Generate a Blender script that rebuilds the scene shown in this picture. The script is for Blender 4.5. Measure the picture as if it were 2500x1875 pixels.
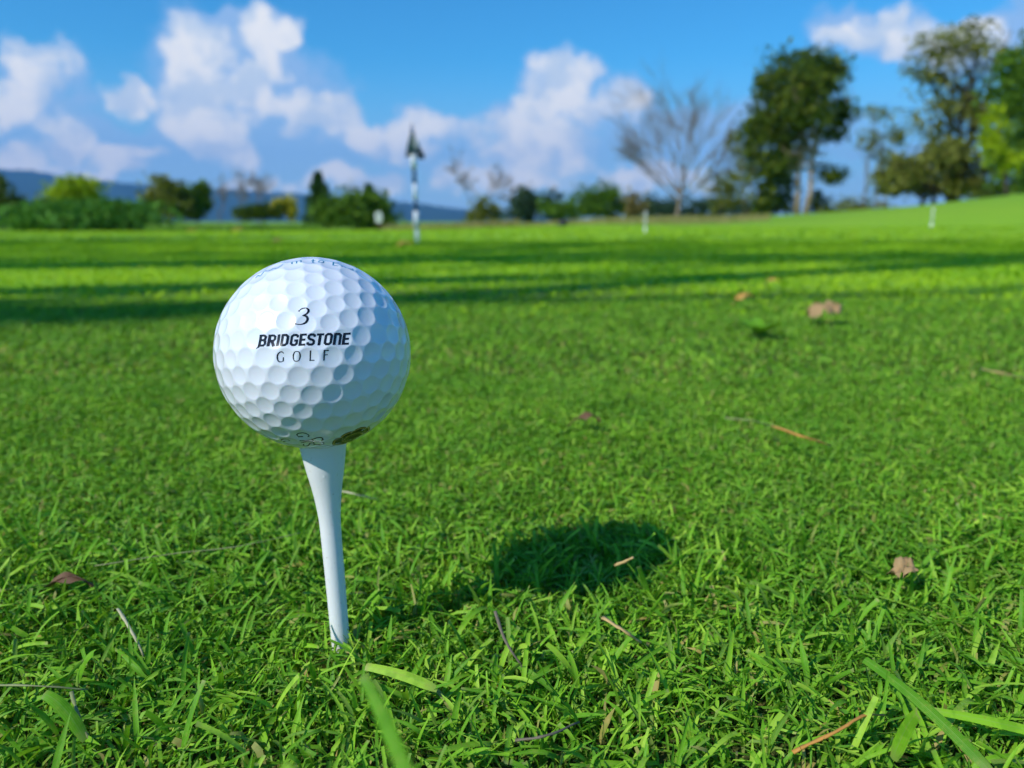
import bpy, bmesh, math, random
import numpy as np
from mathutils import Vector, Matrix

for o in list(bpy.data.objects):
    bpy.data.objects.remove(o)
S = bpy.context.scene
COL = S.collection
R = math.radians

# ------------------------------------------------------------------ camera
FPX = 1878.0                       # focal length in pixels of the 2500 px wide photograph
HOR = 540.0                        # row of the horizon
CAMH = 0.104
PITCH = math.atan((937.5 - HOR) / FPX)
cam_d = bpy.data.cameras.new('camera')
cam = bpy.data.objects.new('camera', cam_d)
COL.objects.link(cam)
cam.location = (0, 0, CAMH)
cam.rotation_euler = (math.pi / 2 - PITCH, 0, 0)
cam_d.sensor_width = 36.0
cam_d.lens = FPX / 2500 * 36.0
cam_d.clip_start = 0.004
cam_d.clip_end = 60000
cam_d.dof.use_dof = True
cam_d.dof.focus_distance = 0.160
cam_d.dof.aperture_fstop = 17.0
S.camera = cam
S.render.resolution_x, S.render.resolution_y = 1024, 768

_f = np.array([0, math.cos(PITCH), -math.sin(PITCH)])
_u = np.array([0, math.sin(PITCH), math.cos(PITCH)])
_C = np.array([0, 0, CAMH])

def ray(px, py):
    return _f + np.array([1.0, 0, 0]) * (px - 1250) / FPX - _u * (py - 937.5) / FPX

def at_y(px, py, Y):               # the point of the place seen at a photo pixel, Y metres ahead
    r = ray(px, py)
    return _C + r * (Y / r[1])

def at_z(px, py, z):
    r = ray(px, py)
    return _C + r * ((z - CAMH) / r[2])

K = 2500 / 2212.0                  # measured picture -> photo pixels

# ------------------------------------------------------------------ sun and sky
SUN_EL = R(40.0)
SUN_AZ = math.atan2(-.0646, -.0486)            # clockwise from +Y
sdir = Vector((math.sin(SUN_AZ) * math.cos(SUN_EL), math.cos(SUN_AZ) * math.cos(SUN_EL), math.sin(SUN_EL)))
sun_d = bpy.data.lights.new('sun', 'SUN')
sun_d.energy = 4.4
sun_d.angle = R(0.55)
sun_d.color = (1.0, 0.985, 0.955)
sun = bpy.data.objects.new('sun', sun_d)
COL.objects.link(sun)
sun.location = (-6, -5, 9)
sun.rotation_euler = sdir.to_track_quat('Z', 'Y').to_euler()

S.view_settings.view_transform = 'Standard'
S.view_settings.look = 'None'
S.view_settings.exposure = 0.0
S.view_settings.gamma = 1.0
S.view_settings.use_curve_mapping = False

W = bpy.data.worlds.new('World')
S.world = W
W.use_nodes = True
wt = W.node_tree
wt.nodes.clear()

class NT:
    """small helper to write node graphs as expressions"""
    def __init__(s, tree):
        s.t = tree
    def n(s, typ, **kw):
        nd = s.t.nodes.new(typ)
        for k, v in kw.items():
            setattr(nd, k, v)
        return nd
    def put(s, sock, v):
        if isinstance(v, bpy.types.NodeSocket):
            s.t.links.new(v, sock)
        elif v is not None:
            if isinstance(v, (tuple, list)) and len(v) == 3 and sock.type == 'RGBA':
                v = (*v, 1)
            sock.default_value = v
    def m(s, op, a, b=None, c=None, clamp=False):
        nd = s.n('ShaderNodeMath', operation=op, use_clamp=clamp)
        for i, v in enumerate((a, b, c)):
            s.put(nd.inputs[i], v)
        return nd.outputs[0]
    def v(s, op, a, b=None, scale=None):
        nd = s.n('ShaderNodeVectorMath', operation=op)
        s.put(nd.inputs[0], a)
        s.put(nd.inputs[1], b)
        if scale is not None:
            s.put(nd.inputs['Scale'], scale)
        return nd.outputs['Value'] if op in ('LENGTH', 'DOT_PRODUCT', 'DISTANCE') else nd.outputs[0]
    def noise(s, vec, scale, detail=4, rough=.5, color=False, dist=0.0):
        nd = s.n('ShaderNodeTexNoise')
        s.put(nd.inputs['Vector'], vec)
        s.put(nd.inputs['Scale'], scale)
        nd.inputs['Detail'].default_value = detail
        nd.inputs['Roughness'].default_value = rough
        nd.inputs['Distortion'].default_value = dist
        return nd.outputs['Color' if color else 'Fac']
    def step(s, x, a, b):
        nd = s.n('ShaderNodeMapRange', interpolation_type='SMOOTHSTEP')
        s.put(nd.inputs['Value'], x)
        nd.inputs['From Min'].default_value = a
        nd.inputs['From Max'].default_value = b
        return nd.outputs[0]
    def mix(s, f, a, b, blend='MIX'):
        nd = s.n('ShaderNodeMix', data_type='RGBA', blend_type=blend)
        s.put(nd.inputs[0], f)
        s.put(nd.inputs[6], a)
        s.put(nd.inputs[7], b)
        return nd.outputs[2]
    def ramp(s, x, stops):
        nd = s.n('ShaderNodeValToRGB')
        s.put(nd.inputs[0], x)
        e = nd.color_ramp.elements
        while len(e) < len(stops):
            e.new(.5)
        for i, (p, c) in enumerate(stops):
            e[i].position = p
            e[i].color = (*c, 1)
        return nd.outputs[0]
    def attr(s, name):
        return s.n('ShaderNodeAttribute', attribute_name=name).outputs['Fac']

N = NT(wt)
sky = N.n('ShaderNodeTexSky', sky_type='NISHITA')
sky.sun_disc = False
sky.sun_elevation = SUN_EL
sky.sun_rotation = SUN_AZ % (2 * math.pi)
sky.altitude = 100
sky.air_density = 1.0
sky.dust_density = 0.3
sky.ozone_density = 2.2
hs = N.n('ShaderNodeHueSaturation')
hs.inputs['Saturation'].default_value = 1.2
hs.inputs['Value'].default_value = 1.06
wt.links.new(sky.outputs[0], hs.inputs['Color'])
sky_col = N.mix(1.0, hs.outputs[0], (.36, 1.08, 1.34), 'MULTIPLY')

# clouds: cumulus towers set at their bearings and heights in the sky
D = N.v('NORMALIZE', N.n('ShaderNodeTexCoord').outputs['Generated'])
sep = N.n('ShaderNodeSeparateXYZ')
wt.links.new(D, sep.inputs[0])
az = N.m('ARCTAN2', sep.outputs[0], sep.outputs[1])
el = N.m('ARCSINE', sep.outputs[2])
cmb = N.n('ShaderNodeCombineXYZ')
wt.links.new(az, cmb.inputs[0])
wt.links.new(el, cmb.inputs[1])
P = cmb.outputs[0]
wA = N.v('SCALE', N.v('SUBTRACT', N.noise(P, 9, 2, .55, True), (.5, .5, .5)), scale=.10)
wB = N.v('SCALE', N.v('SUBTRACT', N.noise(P, 30, 2, .6, True), (.5, .5, .5)), scale=.035)
PW = N.v('MULTIPLY', N.v('ADD', P, N.v('ADD', wA, wB)), (1, 1, 0))

def sky_at(px, py):
    r = ray(px * K, py * K)
    r = r / np.linalg.norm(r)
    return math.atan2(r[0], r[1]), math.asin(r[2])

def blobs(lst, grow=1.0):
    acc = None
    for cx, cy, rx, ry in lst:
        a, e = sky_at(cx, cy)
        sc = FPX / K
        d = N.v('SUBTRACT', PW, (a, e, 0))
        d = N.v('MULTIPLY', d, (sc / rx / grow, sc / ry / grow, 0))
        q = N.m('SUBTRACT', 1.0, N.v('DOT_PRODUCT', d, d))
        acc = q if acc is None else N.m('SMOOTH_MAX', acc, q, .5)
    return acc

body = blobs([(480, 185, 155, 150), (600, 250, 150, 130), (560, 60, 45, 50), (615, 110, 60, 90), (480, 15, 60, 26),
              (75, 190, 70, 80), (110, 290, 170, 80), (330, 330, 330, 70), (640, 330, 260, 70), (735, 260, 50, 45),
              (890, 300, 150, 50), (1210, 190, 75, 80), (1170, 285, 150, 70), (1310, 240, 95, 65), (1150, 350, 300, 60),
              (1868, 85, 105, 46), (2065, 75, 110, 60), (2195, 40, 70, 45), (1000, 395, 1300, 50), (1560, 300, 330, 70)])
white = blobs([(435, 115, 72, 74), (440, 200, 74, 84), (465, 275, 54, 50), (555, 205, 36, 48), (583, 55, 46, 58), (605, 140, 34, 50),
               (642, 66, 32, 32), (78, 150, 42, 54), (25, 212, 55, 40), (275, 205, 46, 24), (150, 290, 45, 44), (640, 255, 60, 34),
               (300, 330, 70, 22), (800, 290, 55, 28), (900, 292, 85, 36), (1212, 175, 55, 62), (1170, 230, 60, 42),
               (1305, 235, 72, 44), (1150, 310, 120, 55), (1925, 75, 48, 38), (1835, 98, 66, 24), (540, 378, 60, 26),
               (765, 390, 110, 26), (728, 255, 50, 32), (1090, 380, 130, 32), (60, 350, 50, 36), (210, 368, 90, 22),
               (1400, 385, 110, 26), (2065, 60, 70, 44)])
fn = N.noise(P, 22, 4, .62)
# beyond the frame the same broken cumulus goes on round the horizon
oth = N.noise(N.v('MULTIPLY', D, (1, 1, 2.2)), 3.2, 4, .55)
oth = N.m('SUBTRACT', N.m('MULTIPLY', oth, 3.2), N.m('ADD', 1.55, N.m('MULTIPLY', el, 1.4)))
side = N.step(N.m('ABSOLUTE', az), .62, .80)
body_in = N.m('ADD', body, N.m('MULTIPLY', N.m('SUBTRACT', fn, .5), 1.3))
white_in = N.m('ADD', white, N.m('MULTIPLY', N.m('SUBTRACT', fn, .5), 3.0))
bm_ = N.m('MULTIPLY', N.step(body_in, -.45, .65), N.m('SUBTRACT', 1.0, side))
wm_ = N.m('MULTIPLY', N.step(white_in, -.7, .7), N.m('SUBTRACT', 1.0, side))
bo = N.m('MULTIPLY', N.step(oth, -.1, .45), side)
wo = N.m('MULTIPLY', N.step(oth, .15, .7), side)
up = N.step(el, -.01, .01)
low = N.m('MULTIPLY', N.step(el, .20, .0), .85)
bmask = N.m('MULTIPLY', N.m('MAXIMUM', N.m('MULTIPLY', N.m('ADD', bm_, bo), .78), low), up)
wmask = N.m('MULTIPLY', N.m('MULTIPLY', N.m('ADD', wm_, wo), .95), up)
c1 = N.mix(bmask, sky_col, (3.5, 5.2, 7.9))
# billows: the side of each puff turned to the sun is white, the far side takes the blue of the sky
PB = N.v('ADD', P, N.v('SCALE', wB, scale=.6))
rel = N.m('SUBTRACT', N.noise(PB, 15, 3, .55), N.noise(N.v('ADD', PB, (.022, -.018, 0)), 15, 3, .55))
lit = N.m('ADD', N.step(rel, -.14, .10), N.m('MULTIPLY', N.m('SUBTRACT', fn, .5), .5), clamp=True)
wcol = N.mix(lit, (5.7, 6.8, 8.1), (8.9, 8.9, 8.8))
c2 = N.mix(wmask, c1, wcol)
bg = N.n('ShaderNodeBackground')
bg.inputs['Strength'].default_value = 0.115
wt.links.new(c2, bg.inputs['Color'])
wo_ = N.n('ShaderNodeOutputWorld')
wt.links.new(bg.outputs[0], wo_.inputs[0])
W.cycles.sampling_method = 'MANUAL'
W.cycles.sample_map_resolution = 1024

# ------------------------------------------------------------------ helpers
def tag(o, label=None, cat=None, group=None, kind=None):
    if label: o['label'] = label
    if cat: o['category'] = cat
    if group: o['group'] = group
    if kind: o['kind'] = kind
    return o

def empty(name, loc, label, cat, group=None):
    o = bpy.data.objects.new(name, None)
    o.location = Vector(loc)
    o.empty_display_size = .01
    COL.objects.link(o)
    return tag(o, label, cat, group)

def mobj(name, verts, faces, mat, parent=None, smooth=True, attrs=None, origin=None):
    """one mesh object; verts given in world space, faces an (n,k) array or a list"""
    verts = np.asarray(verts, dtype=np.float64).reshape(-1, 3)
    off = np.zeros(3) if origin is None else np.array(origin, float)
    p = parent
    while p is not None:
        off = off + np.array(p.location)
        p = p.parent
    verts = verts - off
    me = bpy.data.meshes.new(name)
    if isinstance(faces, np.ndarray):
        k = faces.shape[1]
        me.vertices.add(len(verts))
        me.vertices.foreach_set('co', verts.astype(np.float32).ravel())
        me.loops.add(faces.size)
        me.loops.foreach_set('vertex_index', faces.astype(np.int32).ravel())
        me.polygons.add(len(faces))
        me.polygons.foreach_set('loop_start', np.arange(0, faces.size, k, dtype=np.int32))
        me.polygons.foreach_set('loop_total', np.full(len(faces), k, dtype=np.int32))
        me.update(calc_edges=True)
    else:
        me.from_pydata([tuple(v) for v in verts], [], faces)
        me.update()
    if attrs:
        for a, vals in attrs.items():
            at = me.attributes.new(a, 'FLOAT', 'POINT')
            at.data.foreach_set('value', np.asarray(vals, dtype=np.float32))
    if smooth:
        me.polygons.foreach_set('use_smooth', np.ones(len(me.polygons), dtype=bool))
    me.materials.append(mat)
    o = bpy.data.objects.new(name, me)
    COL.objects.link(o)
    if origin is not None:
        o.location = Vector(origin)
    if parent is not None:
        o.parent = parent
    return o

def tube(pts, rad, sides=6, cap=True):
    pts = np.asarray(pts, float)
    n = len(pts)
    rad = np.broadcast_to(np.asarray(rad, float), (n,))
    V = []
    tang = np.gradient(pts, axis=0)
    tang /= np.linalg.norm(tang, axis=1)[:, None] + 1e-12
    ref = np.array([1.0, 0, 0]) if abs(tang[0][0]) < .8 else np.array([0, 1.0, 0])
    for i in range(n):
        a = np.cross(tang[i], ref); a /= np.linalg.norm(a)
        b = np.cross(tang[i], a)
        for k in range(sides):
            t = 2 * math.pi * k / sides
            V.append(pts[i] + (a * math.cos(t) + b * math.sin(t)) * rad[i])
    F = []
    for i in range(n - 1):
        for k in range(sides):
            k2 = (k + 1) % sides
            F.append((i * sides + k, i * sides + k2, (i + 1) * sides + k2, (i + 1) * sides + k))
    if cap:
        F.append(tuple(range(sides - 1, -1, -1)))
        F.append(tuple((n - 1) * sides + k for k in range(sides)))
    return V, F

class MB:
    def __init__(s):
        s.v, s.f = [], []
    def add(s, vf):
        o = len(s.v)
        s.v += list(vf[0])
        s.f += [tuple(i + o for i in f) for f in vf[1]]
        return s
    def build(s, name, mat, parent=None, smooth=True):
        return mobj(name, np.array(s.v), s.f, mat, parent, smooth)

# ------------------------------------------------------------------ materials
def new_mat(name):
    m = bpy.data.materials.new(name)
    m.use_nodes = True
    m.node_tree.nodes.clear()
    nt = NT(m.node_tree)
    out = nt.n('ShaderNodeOutputMaterial')
    return m, nt, out

def principled(nt, out, col, rough=.6, spec=.3, bump=None, bump_s=.2, bump_d=.001, **kw):
    b = nt.n('ShaderNodeBsdfPrincipled')
    nt.put(b.inputs['Base Color'], col)
    nt.put(b.inputs['Roughness'], rough)
    b.inputs['Specular IOR Level'].default_value = spec
    for k, v in kw.items():
        nt.put(b.inputs[k.replace('_', ' ')], v)
    if bump is not None:
        bp = nt.n('ShaderNodeBump')
        bp.inputs['Strength'].default_value = bump_s
        bp.inputs['Distance'].default_value = bump_d
        nt.put(bp.inputs['Height'], bump)
        nt.t.links.new(bp.outputs[0], b.inputs['Normal'])
    nt.t.links.new(b.outputs[0], out.inputs[0])
    return b

def simple(name, col, rough=.6, spec=.3, var=.15, scale=40, **kw):
    m, nt, out = new_mat(name)
    co = nt.n('ShaderNodeTexCoord').outputs['Object']
    nz = nt.noise(co, scale, 4, .6)
    c = nt.mix(nz, tuple(max(0, x * (1 - var)) for x in col), tuple(x * (1 + var) for x in col))
    principled(nt, out, c, rough, spec, **kw)
    return m

def leafy(name, stops, trans=.35, rough=.45, spec=.35, stripes=False, dry=None, patch=None):
    """leaf or blade: per-leaf colour from the rnd attribute, light shining through"""
    m, nt, out = new_mat(name)
    r = nt.attr('rnd')
    c = nt.ramp(r, stops)
    if patch:
        pos = nt.n('ShaderNodeNewGeometry').outputs['Position']
        pn = nt.noise(pos, patch[0], 3, .6)
        c = nt.mix(nt.step(pn, .38, .66), c, nt.mix(.55, c, patch[1]))
    if stripes:
        ac, al = nt.attr('across'), nt.attr('along')
        st = nt.m('SINE', nt.m('MULTIPLY', ac, 44.0))
        c = nt.mix(nt.step(st, .2, 1.0), c, nt.mix(.35, c, (.30, .46, .12)))
        rib = nt.step(nt.m('ABSOLUTE', nt.m('SUBTRACT', ac, .5)), .07, .0)
        c = nt.mix(nt.m('MULTIPLY', rib, .3), c, (.34, .48, .16))
        # pale straw-coloured sheath at the root and a browned cut tip on some
        c = nt.mix(nt.m('MULTIPLY', nt.step(al, .22, .0), .55), c, (.30, .33, .10))
        tip = nt.m('MULTIPLY', nt.step(al, .90, 1.0), nt.step(nt.m('FRACT', nt.m('MULTIPLY', r, 37.0)), .55, .75))
        c = nt.mix(nt.m('MULTIPLY', tip, .6), c, (.42, .36, .16))
    if stripes:
        gp = nt.n('ShaderNodeNewGeometry').outputs['Position']
        fl = nt.noise(gp, 620, 4, .7)
        c = nt.mix(nt.m('MULTIPLY', nt.step(fl, .50, .72), .42), c, (.40, .44, .07))
        c = nt.mix(nt.m('MULTIPLY', nt.step(nt.noise(gp, 260, 3, .6), .50, .36), .35), c, (.06, .23, .006))
        c = nt.mix(nt.m('MULTIPLY', nt.step(nt.noise(gp, 1100, 2, .6), .66, .74), .55), c, (.34, .22, .06))
    b = nt.n('ShaderNodeBsdfPrincipled')
    nt.put(b.inputs['Base Color'], c)
    b.inputs['Roughness'].default_value = rough
    b.inputs['Specular IOR Level'].default_value = spec
    t = nt.n('ShaderNodeBsdfTranslucent')
    nt.put(t.inputs['Color'], nt.mix(1.0, c, (1.25, 1.15, .55), 'MULTIPLY'))
    mx = nt.n('ShaderNodeMixShader')
    mx.inputs[0].default_value = trans
    nt.t.links.new(b.outputs[0], mx.inputs[1])
    nt.t.links.new(t.outputs[0], mx.inputs[2])
    nt.t.links.new(mx.outputs[0], out.inputs[0])
    return m

M = {}
G1, G2, G3, G4 = (.085, .27, .005), (.165, .43, .009), (.28, .57, .016), (.45, .70, .055)
M['blade'] = leafy('turf_blade', [(0.0, (.52, .34, .10)), (.035, (.44, .36, .12)), (.05, (.26, .34, .06)), (.10, G1),
                                  (.45, G2), (.75, G3), (1.0, G4)], trans=.30, rough=.5, spec=.16, stripes=True,
                   patch=(14, (.10, .33, .008)))
M['green_blade'] = leafy('putting_green_blade', [(0.0, (.40, .34, .10)), (.02, (.22, .34, .05)), (.05, G2),
                                                 (.5, (.30, .53, .010)), (1.0, (.42, .63, .020))], trans=.30, rough=.6, spec=.10,
                         patch=(2.2, (.46, .62, .025)))

m, nt, out = new_mat('turf_soil')
pos = nt.n('ShaderNodeNewGeometry').outputs['Position']
d_ = nt.v('LENGTH', nt.v('MULTIPLY', pos, (1, 1, 0)))
thatch = nt.ramp(nt.noise(pos, 420, 5, .65), [(.30, (.016, .022, .006)), (.5, (.045, .065, .012)), (.68, (.20, .15, .045))])
lawn = nt.ramp(nt.noise(pos, .55, 6, .6), [(.3, (.22, .43, .012)), (.5, (.27, .48, .016)), (.7, (.33, .52, .024))])
lawn = nt.mix(nt.m('MULTIPLY', nt.noise(pos, 30, 4, .7), .5), lawn, (.18, .39, .012))
far = nt.ramp(nt.noise(pos, .06, 5, .6), [(.35, (.15, .32, .014)), (.6, (.23, .38, .024))])
lawn = nt.mix(nt.step(d_, 15, 26), lawn, far)
gc = nt.mix(nt.step(d_, .7, 1.6), thatch, lawn)
principled(nt, out, gc, .85, .15, bump=nt.noise(pos, 160, 4, .7), bump_s=.6, bump_d=.003)
M['ground'] = m

m, nt, out = new_mat('ball_cover')
co = nt.n('ShaderNodeTexCoord').outputs['Object']
wear = nt.noise(co, 260, 5, .7)
c = nt.mix(nt.step(wear, .62, .80), (.80, .82, .85), (.75, .77, .79))
principled(nt, out, c, .34, .4, Coat_Weight=.9, Coat_Roughness=.02, Subsurface_Weight=.05, Subsurface_Scale=.001)
M['ball'] = m
M['ink'] = simple('black_ink', (.012, .012, .016), .25, .5, scale=900)
M['teal_ink'] = simple('teal_ink', (.01, .20, .36), .3, .5, scale=900)
M['gold_ink'] = simple('gold_ink', (.42, .27, .05), .3, .5, scale=900)
m, nt, out = new_mat('tee_paint')
co = nt.n('ShaderNodeTexCoord').outputs['Object']
n1 = nt.noise(co, 900, 4, .6)
n2 = nt.noise(nt.v('MULTIPLY', co, (1, 1, .12)), 1600, 3, .6)
c = nt.mix(nt.step(nt.noise(co, 700, 4, .7), .62, .72), (.82, .81, .77), (.60, .55, .45))
principled(nt, out, c, .38, .45, bump=nt.m('ADD', nt.step(n1, .62, .75), nt.m('MULTIPLY', n2, .35)), bump_s=.45, bump_d=.00012)
M['tee'] = m
M['straw'] = simple('dry_straw', (.50, .34, .13), .6, .3, .35, 300)
M['pale_straw'] = simple('pale_straw', (.46, .42, .24), .6, .3, .25, 300)
M['dull_straw'] = simple('dull_straw', (.22, .24, .09), .6, .3, .35, 300)
M['orange_straw'] = simple('orange_straw', (.52, .24, .05), .6, .3, .3, 300)
M['grey_twig'] = simple('grey_twig', (.17, .14, .095), .7, .2, .4, 500)
M['brown_leaf'] = simple('brown_leaf', (.15, .075, .035), .6, .3, .45, 160)
M['tan_leaf'] = simple('tan_leaf', (.36, .23, .10), .65, .25, .3, 90)
M['orange_leaf'] = simple('orange_leaf', (.50, .27, .06), .6, .3, .3, 90)
M['dark_thing'] = simple('dark_rubber', (.03, .03, .03), .6, .3, .3, 60)
M['white_paint'] = simple('white_paint', (.80, .80, .78), .4, .4, .05, 60)
M['navy_paint'] = simple('navy_paint', (.020, .060, .12), .4, .4, .2, 60)
M['flag_cloth'] = simple('flag_cloth', (.020, .055, .050), .8, .15, .5, 40)
M['flag_white'] = simple('flag_white', (.55, .55, .50), .8, .15, .2, 60)
M['post_wood'] = simple('post_wood', (.10, .05, .03), .8, .2, .3, 60)
M['bark'] = simple('grey_brown_bark', (.20, .155, .11), .9, .1, .4, 4)
M['bark_tan'] = simple('tan_bark', (.34, .25, .16), .9, .1, .35, 4)
M['bark_dark'] = simple('dark_bark', (.07, .055, .04), .9, .1, .4, 4)
M['bark_grey'] = simple('bare_twig_bark', (.23, .19, .17), .9, .1, .3, 4)
M['forest'] = simple('hill_forest', (.030, .060, .030), .95, .05, .5, .02)

# ------------------------------------------------------------------ ground, hills, air
rng = np.random.default_rng(7)

def sm(x, a, b):
    t = np.clip((x - a) / (b - a), 0, 1)
    return t * t * (3 - 2 * t)

def terrain(x, y):
    x = np.asarray(x, float); y = np.asarray(y, float)
    r = np.hypot(x, y)
    a = np.arctan2(x, y)
    z = -.36 * sm(r, 8, 34) * sm(-a, -.12, .14) * sm(-a, 2.6, 1.8)             # falls away to the left
    z = z + .34 * sm(r, 22, 52) * sm(a, .02, .16) * sm(a, 2.4, 1.6)            # rises to the tall trees
    mound = sm(a, .22, .74) * sm(a, 2.2, 1.5)
    z = z + 1.15 * mound * sm(r, 17, 27)                                        # grass bank at the right
    z = z + .012 * sm(r, 3, 9) * (np.sin(x * .7 + 1.2) + np.sin(y * .53 + x * .31))
    z = z + .0012 * np.sin(x * 23 + 1) * np.sin(y * 19 + .4) * sm(r, .05, .3)
    return z * (1 - sm(r, 400, 2500) * .999) - 8 * sm(r, 300, 4000)

rad = np.concatenate([[0.0], np.geomspace(.05, 26000, 230)])
NA = 320
ang = np.linspace(0, 2 * np.pi, NA, endpoint=False)
gx = rad[:, None] * np.sin(ang)[None]
gy = rad[:, None] * np.cos(ang)[None]
gz = terrain(gx, gy)
gv = np.stack([gx, gy, gz], -1).reshape(-1, 3)
ii, kk = np.meshgrid(np.arange(len(rad) - 1), np.arange(NA), indexing='ij')
k2 = (kk + 1) % NA
gf = np.stack([ii * NA + kk, (ii + 1) * NA + kk, (ii + 1) * NA + k2, ii * NA + k2], -1).reshape(-1, 4)
tag(mobj('ground', gv, gf, M['ground']), kind='structure')

# wooded ridge far behind the left side
hp = [(-400, 345), (-120, 362), (0, 367), (60, 370), (120, 380), (200, 391), (300, 399), (420, 408), (600, 417), (720, 426), (860, 437), (940, 446), (1010, 454), (1120, 466), (1300, 480)]
nseg = 260
xs = np.linspace(-400, 1300, nseg)
tops = np.interp(xs, [p[0] for p in hp], [p[1] for p in hp])
HV, rows = [], 14
for j in range(rows):
    t = j / (rows - 1)
    Yd = 4200 + 1500 * t
    for xx, ty in zip(xs, tops):
        r = ray(xx * K, ty * K); r = r / r[1]
        top = _C + r * 5700
        h = (top[2] + 20) * math.sin(t * math.pi / 2) ** .9
        h += (rng.random() - .5) * 16 * t + 10 * math.sin(xx * .045 + t * 5) * t * (1 - t) * 3
        HV.append((r[0] * Yd, Yd, h - 20))
HV = np.array(HV)
ii, kk = np.meshgrid(np.arange(rows - 1), np.arange(nseg - 1), indexing='ij')
HF = np.stack([ii * nseg + kk, ii * nseg + kk + 1, (ii + 1) * nseg + kk + 1, (ii + 1) * nseg + kk], -1).reshape(-1, 4)
tag(mobj('hills', HV, HF, M['forest']), kind='structure')

m, nt, out = new_mat('haze_air')
pv = nt.n('ShaderNodeVolumePrincipled')
pv.inputs['Color'].default_value = (.17, .48, 1.0, 1)
pv.inputs['Density'].default_value = 1.1e-4
pv.inputs['Anisotropy'].default_value = 0.0
m.node_tree.links.new(pv.outputs[0], out.inputs['Volume'])
x0, x1, y0, y1, z0, z1 = -9000, 9000, -3000, 7500, -12, 640
hv = np.array([(x, y, z) for z in (z0, z1) for y in (y0, y1) for x in (x0, x1)], float)
hf = [(0, 2, 3, 1), (4, 5, 7, 6), (0, 1, 5, 4), (2, 6, 7, 3), (0, 4, 6, 2), (1, 3, 7, 5)]
tag(mobj('haze', hv, hf, m, smooth=False), 'thin blue haze over the whole course', 'haze', kind='stuff')

# ------------------------------------------------------------------ trees
def leaves(centers, size, rs, flat=.5):
    """n leaf-clump quads at centers; returns verts, faces, rnd"""
    n = len(centers)
    a = rs.normal(size=(n, 3)); a /= np.linalg.norm(a, axis=1)[:, None]
    b = rs.normal(size=(n, 3)); b -= (b * a).sum(1)[:, None] * a; b /= np.linalg.norm(b, axis=1)[:, None]
    s = size * 1.35 * rs.uniform(.6, 1.4, n)[:, None]
    c = centers
    tipk = rs.uniform(.35, .6, n)[:, None]
    v = np.stack([c - a * s, c + b * s * tipk, c + a * s, c - b * s * tipk], 1).reshape(-1, 3)
    f = np.arange(4 * n).reshape(n, 4)
    return v, f, np.repeat(rs.random(n), 4)

def crown_points(blob, n, rs, clumps=14, tight=.30):
    """blob: centre (3), radii (3); foliage gathered in uneven clumps on the outer part of the blob"""
    c, r = np.array(blob[0]), np.array(blob[1])
    d = rs.normal(size=(clumps, 3)); d /= np.linalg.norm(d, axis=1)[:, None]
    cc = d * (rs.uniform(.25, .95, clumps) ** .7)[:, None]
    w = rs.uniform(.4, 1.0, clumps); k = rs.choice(clumps, n, p=w / w.sum())
    sp = rs.uniform(.6, 1.3, clumps)[k][:, None] * tight
    q = cc[k] + np.clip(rs.normal(size=(n, 3)), -1.9, 1.9) * sp
    return c + q * r

M_leaf = {}
def leaf_mat(key):
    if key in M_leaf: return M_leaf[key]
    P_ = {'dark': [(0, (0.032, 0.064, 0.009)), (.6, (0.072, 0.120, 0.013)), (1, (0.160, 0.208, 0.024))],
          'oak': [(0, (0.029, 0.058, 0.009)), (.5, (0.072, 0.120, 0.013)), (.85, (0.136, 0.184, 0.020)), (1, (0.240, 0.256, 0.033))],
          'olive': [(0, (0.085, 0.11, 0.020)), (.6, (0.19, 0.215, 0.035)), (1, (0.272, 0.272, 0.061))],
          'bright': [(0, (0.176, 0.272, 0.007)), (.6, (0.304, 0.416, 0.011)), (1, (0.480, 0.576, 0.022))],
          'bush': [(0, (.045, .14, .018)), (.6, (.085, .23, .028)), (1, (.15, .33, .05))],
          'mid': [(0, (0.048, 0.112, 0.011)), (.6, (0.096, 0.192, 0.018)), (1, (0.176, 0.288, 0.033))],
          'blue': [(0, (0.019, 0.048, 0.024)), (.6, (0.045, 0.080, 0.037)), (1, (0.080, 0.136, 0.055))],
          'conifer': [(0, (0.022, 0.064, 0.018)), (.6, (0.048, 0.109, 0.026)), (1, (0.096, 0.176, 0.039))],
          'brown': [(0, (0.160, 0.136, 0.050)), (.6, (0.272, 0.224, 0.083)), (1, (0.400, 0.320, 0.110))],
          'yellow': [(0, (0.352, 0.320, 0.017)), (.6, (0.528, 0.464, 0.022)), (1, (0.720, 0.640, 0.055))]}[key]
    M_leaf[key] = leafy('foliage_' + key, P_, trans=.3, rough=.7, spec=.06)
    return M_leaf[key]

def px_blob(b, Y, depth=None):
    cx, cy, rx, ry = b[:4]
    c = at_y(cx * K, cy * K, Y)
    s = Y / FPX * K
    return (c, (rx * s, (depth or rx * s), ry * s))

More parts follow.
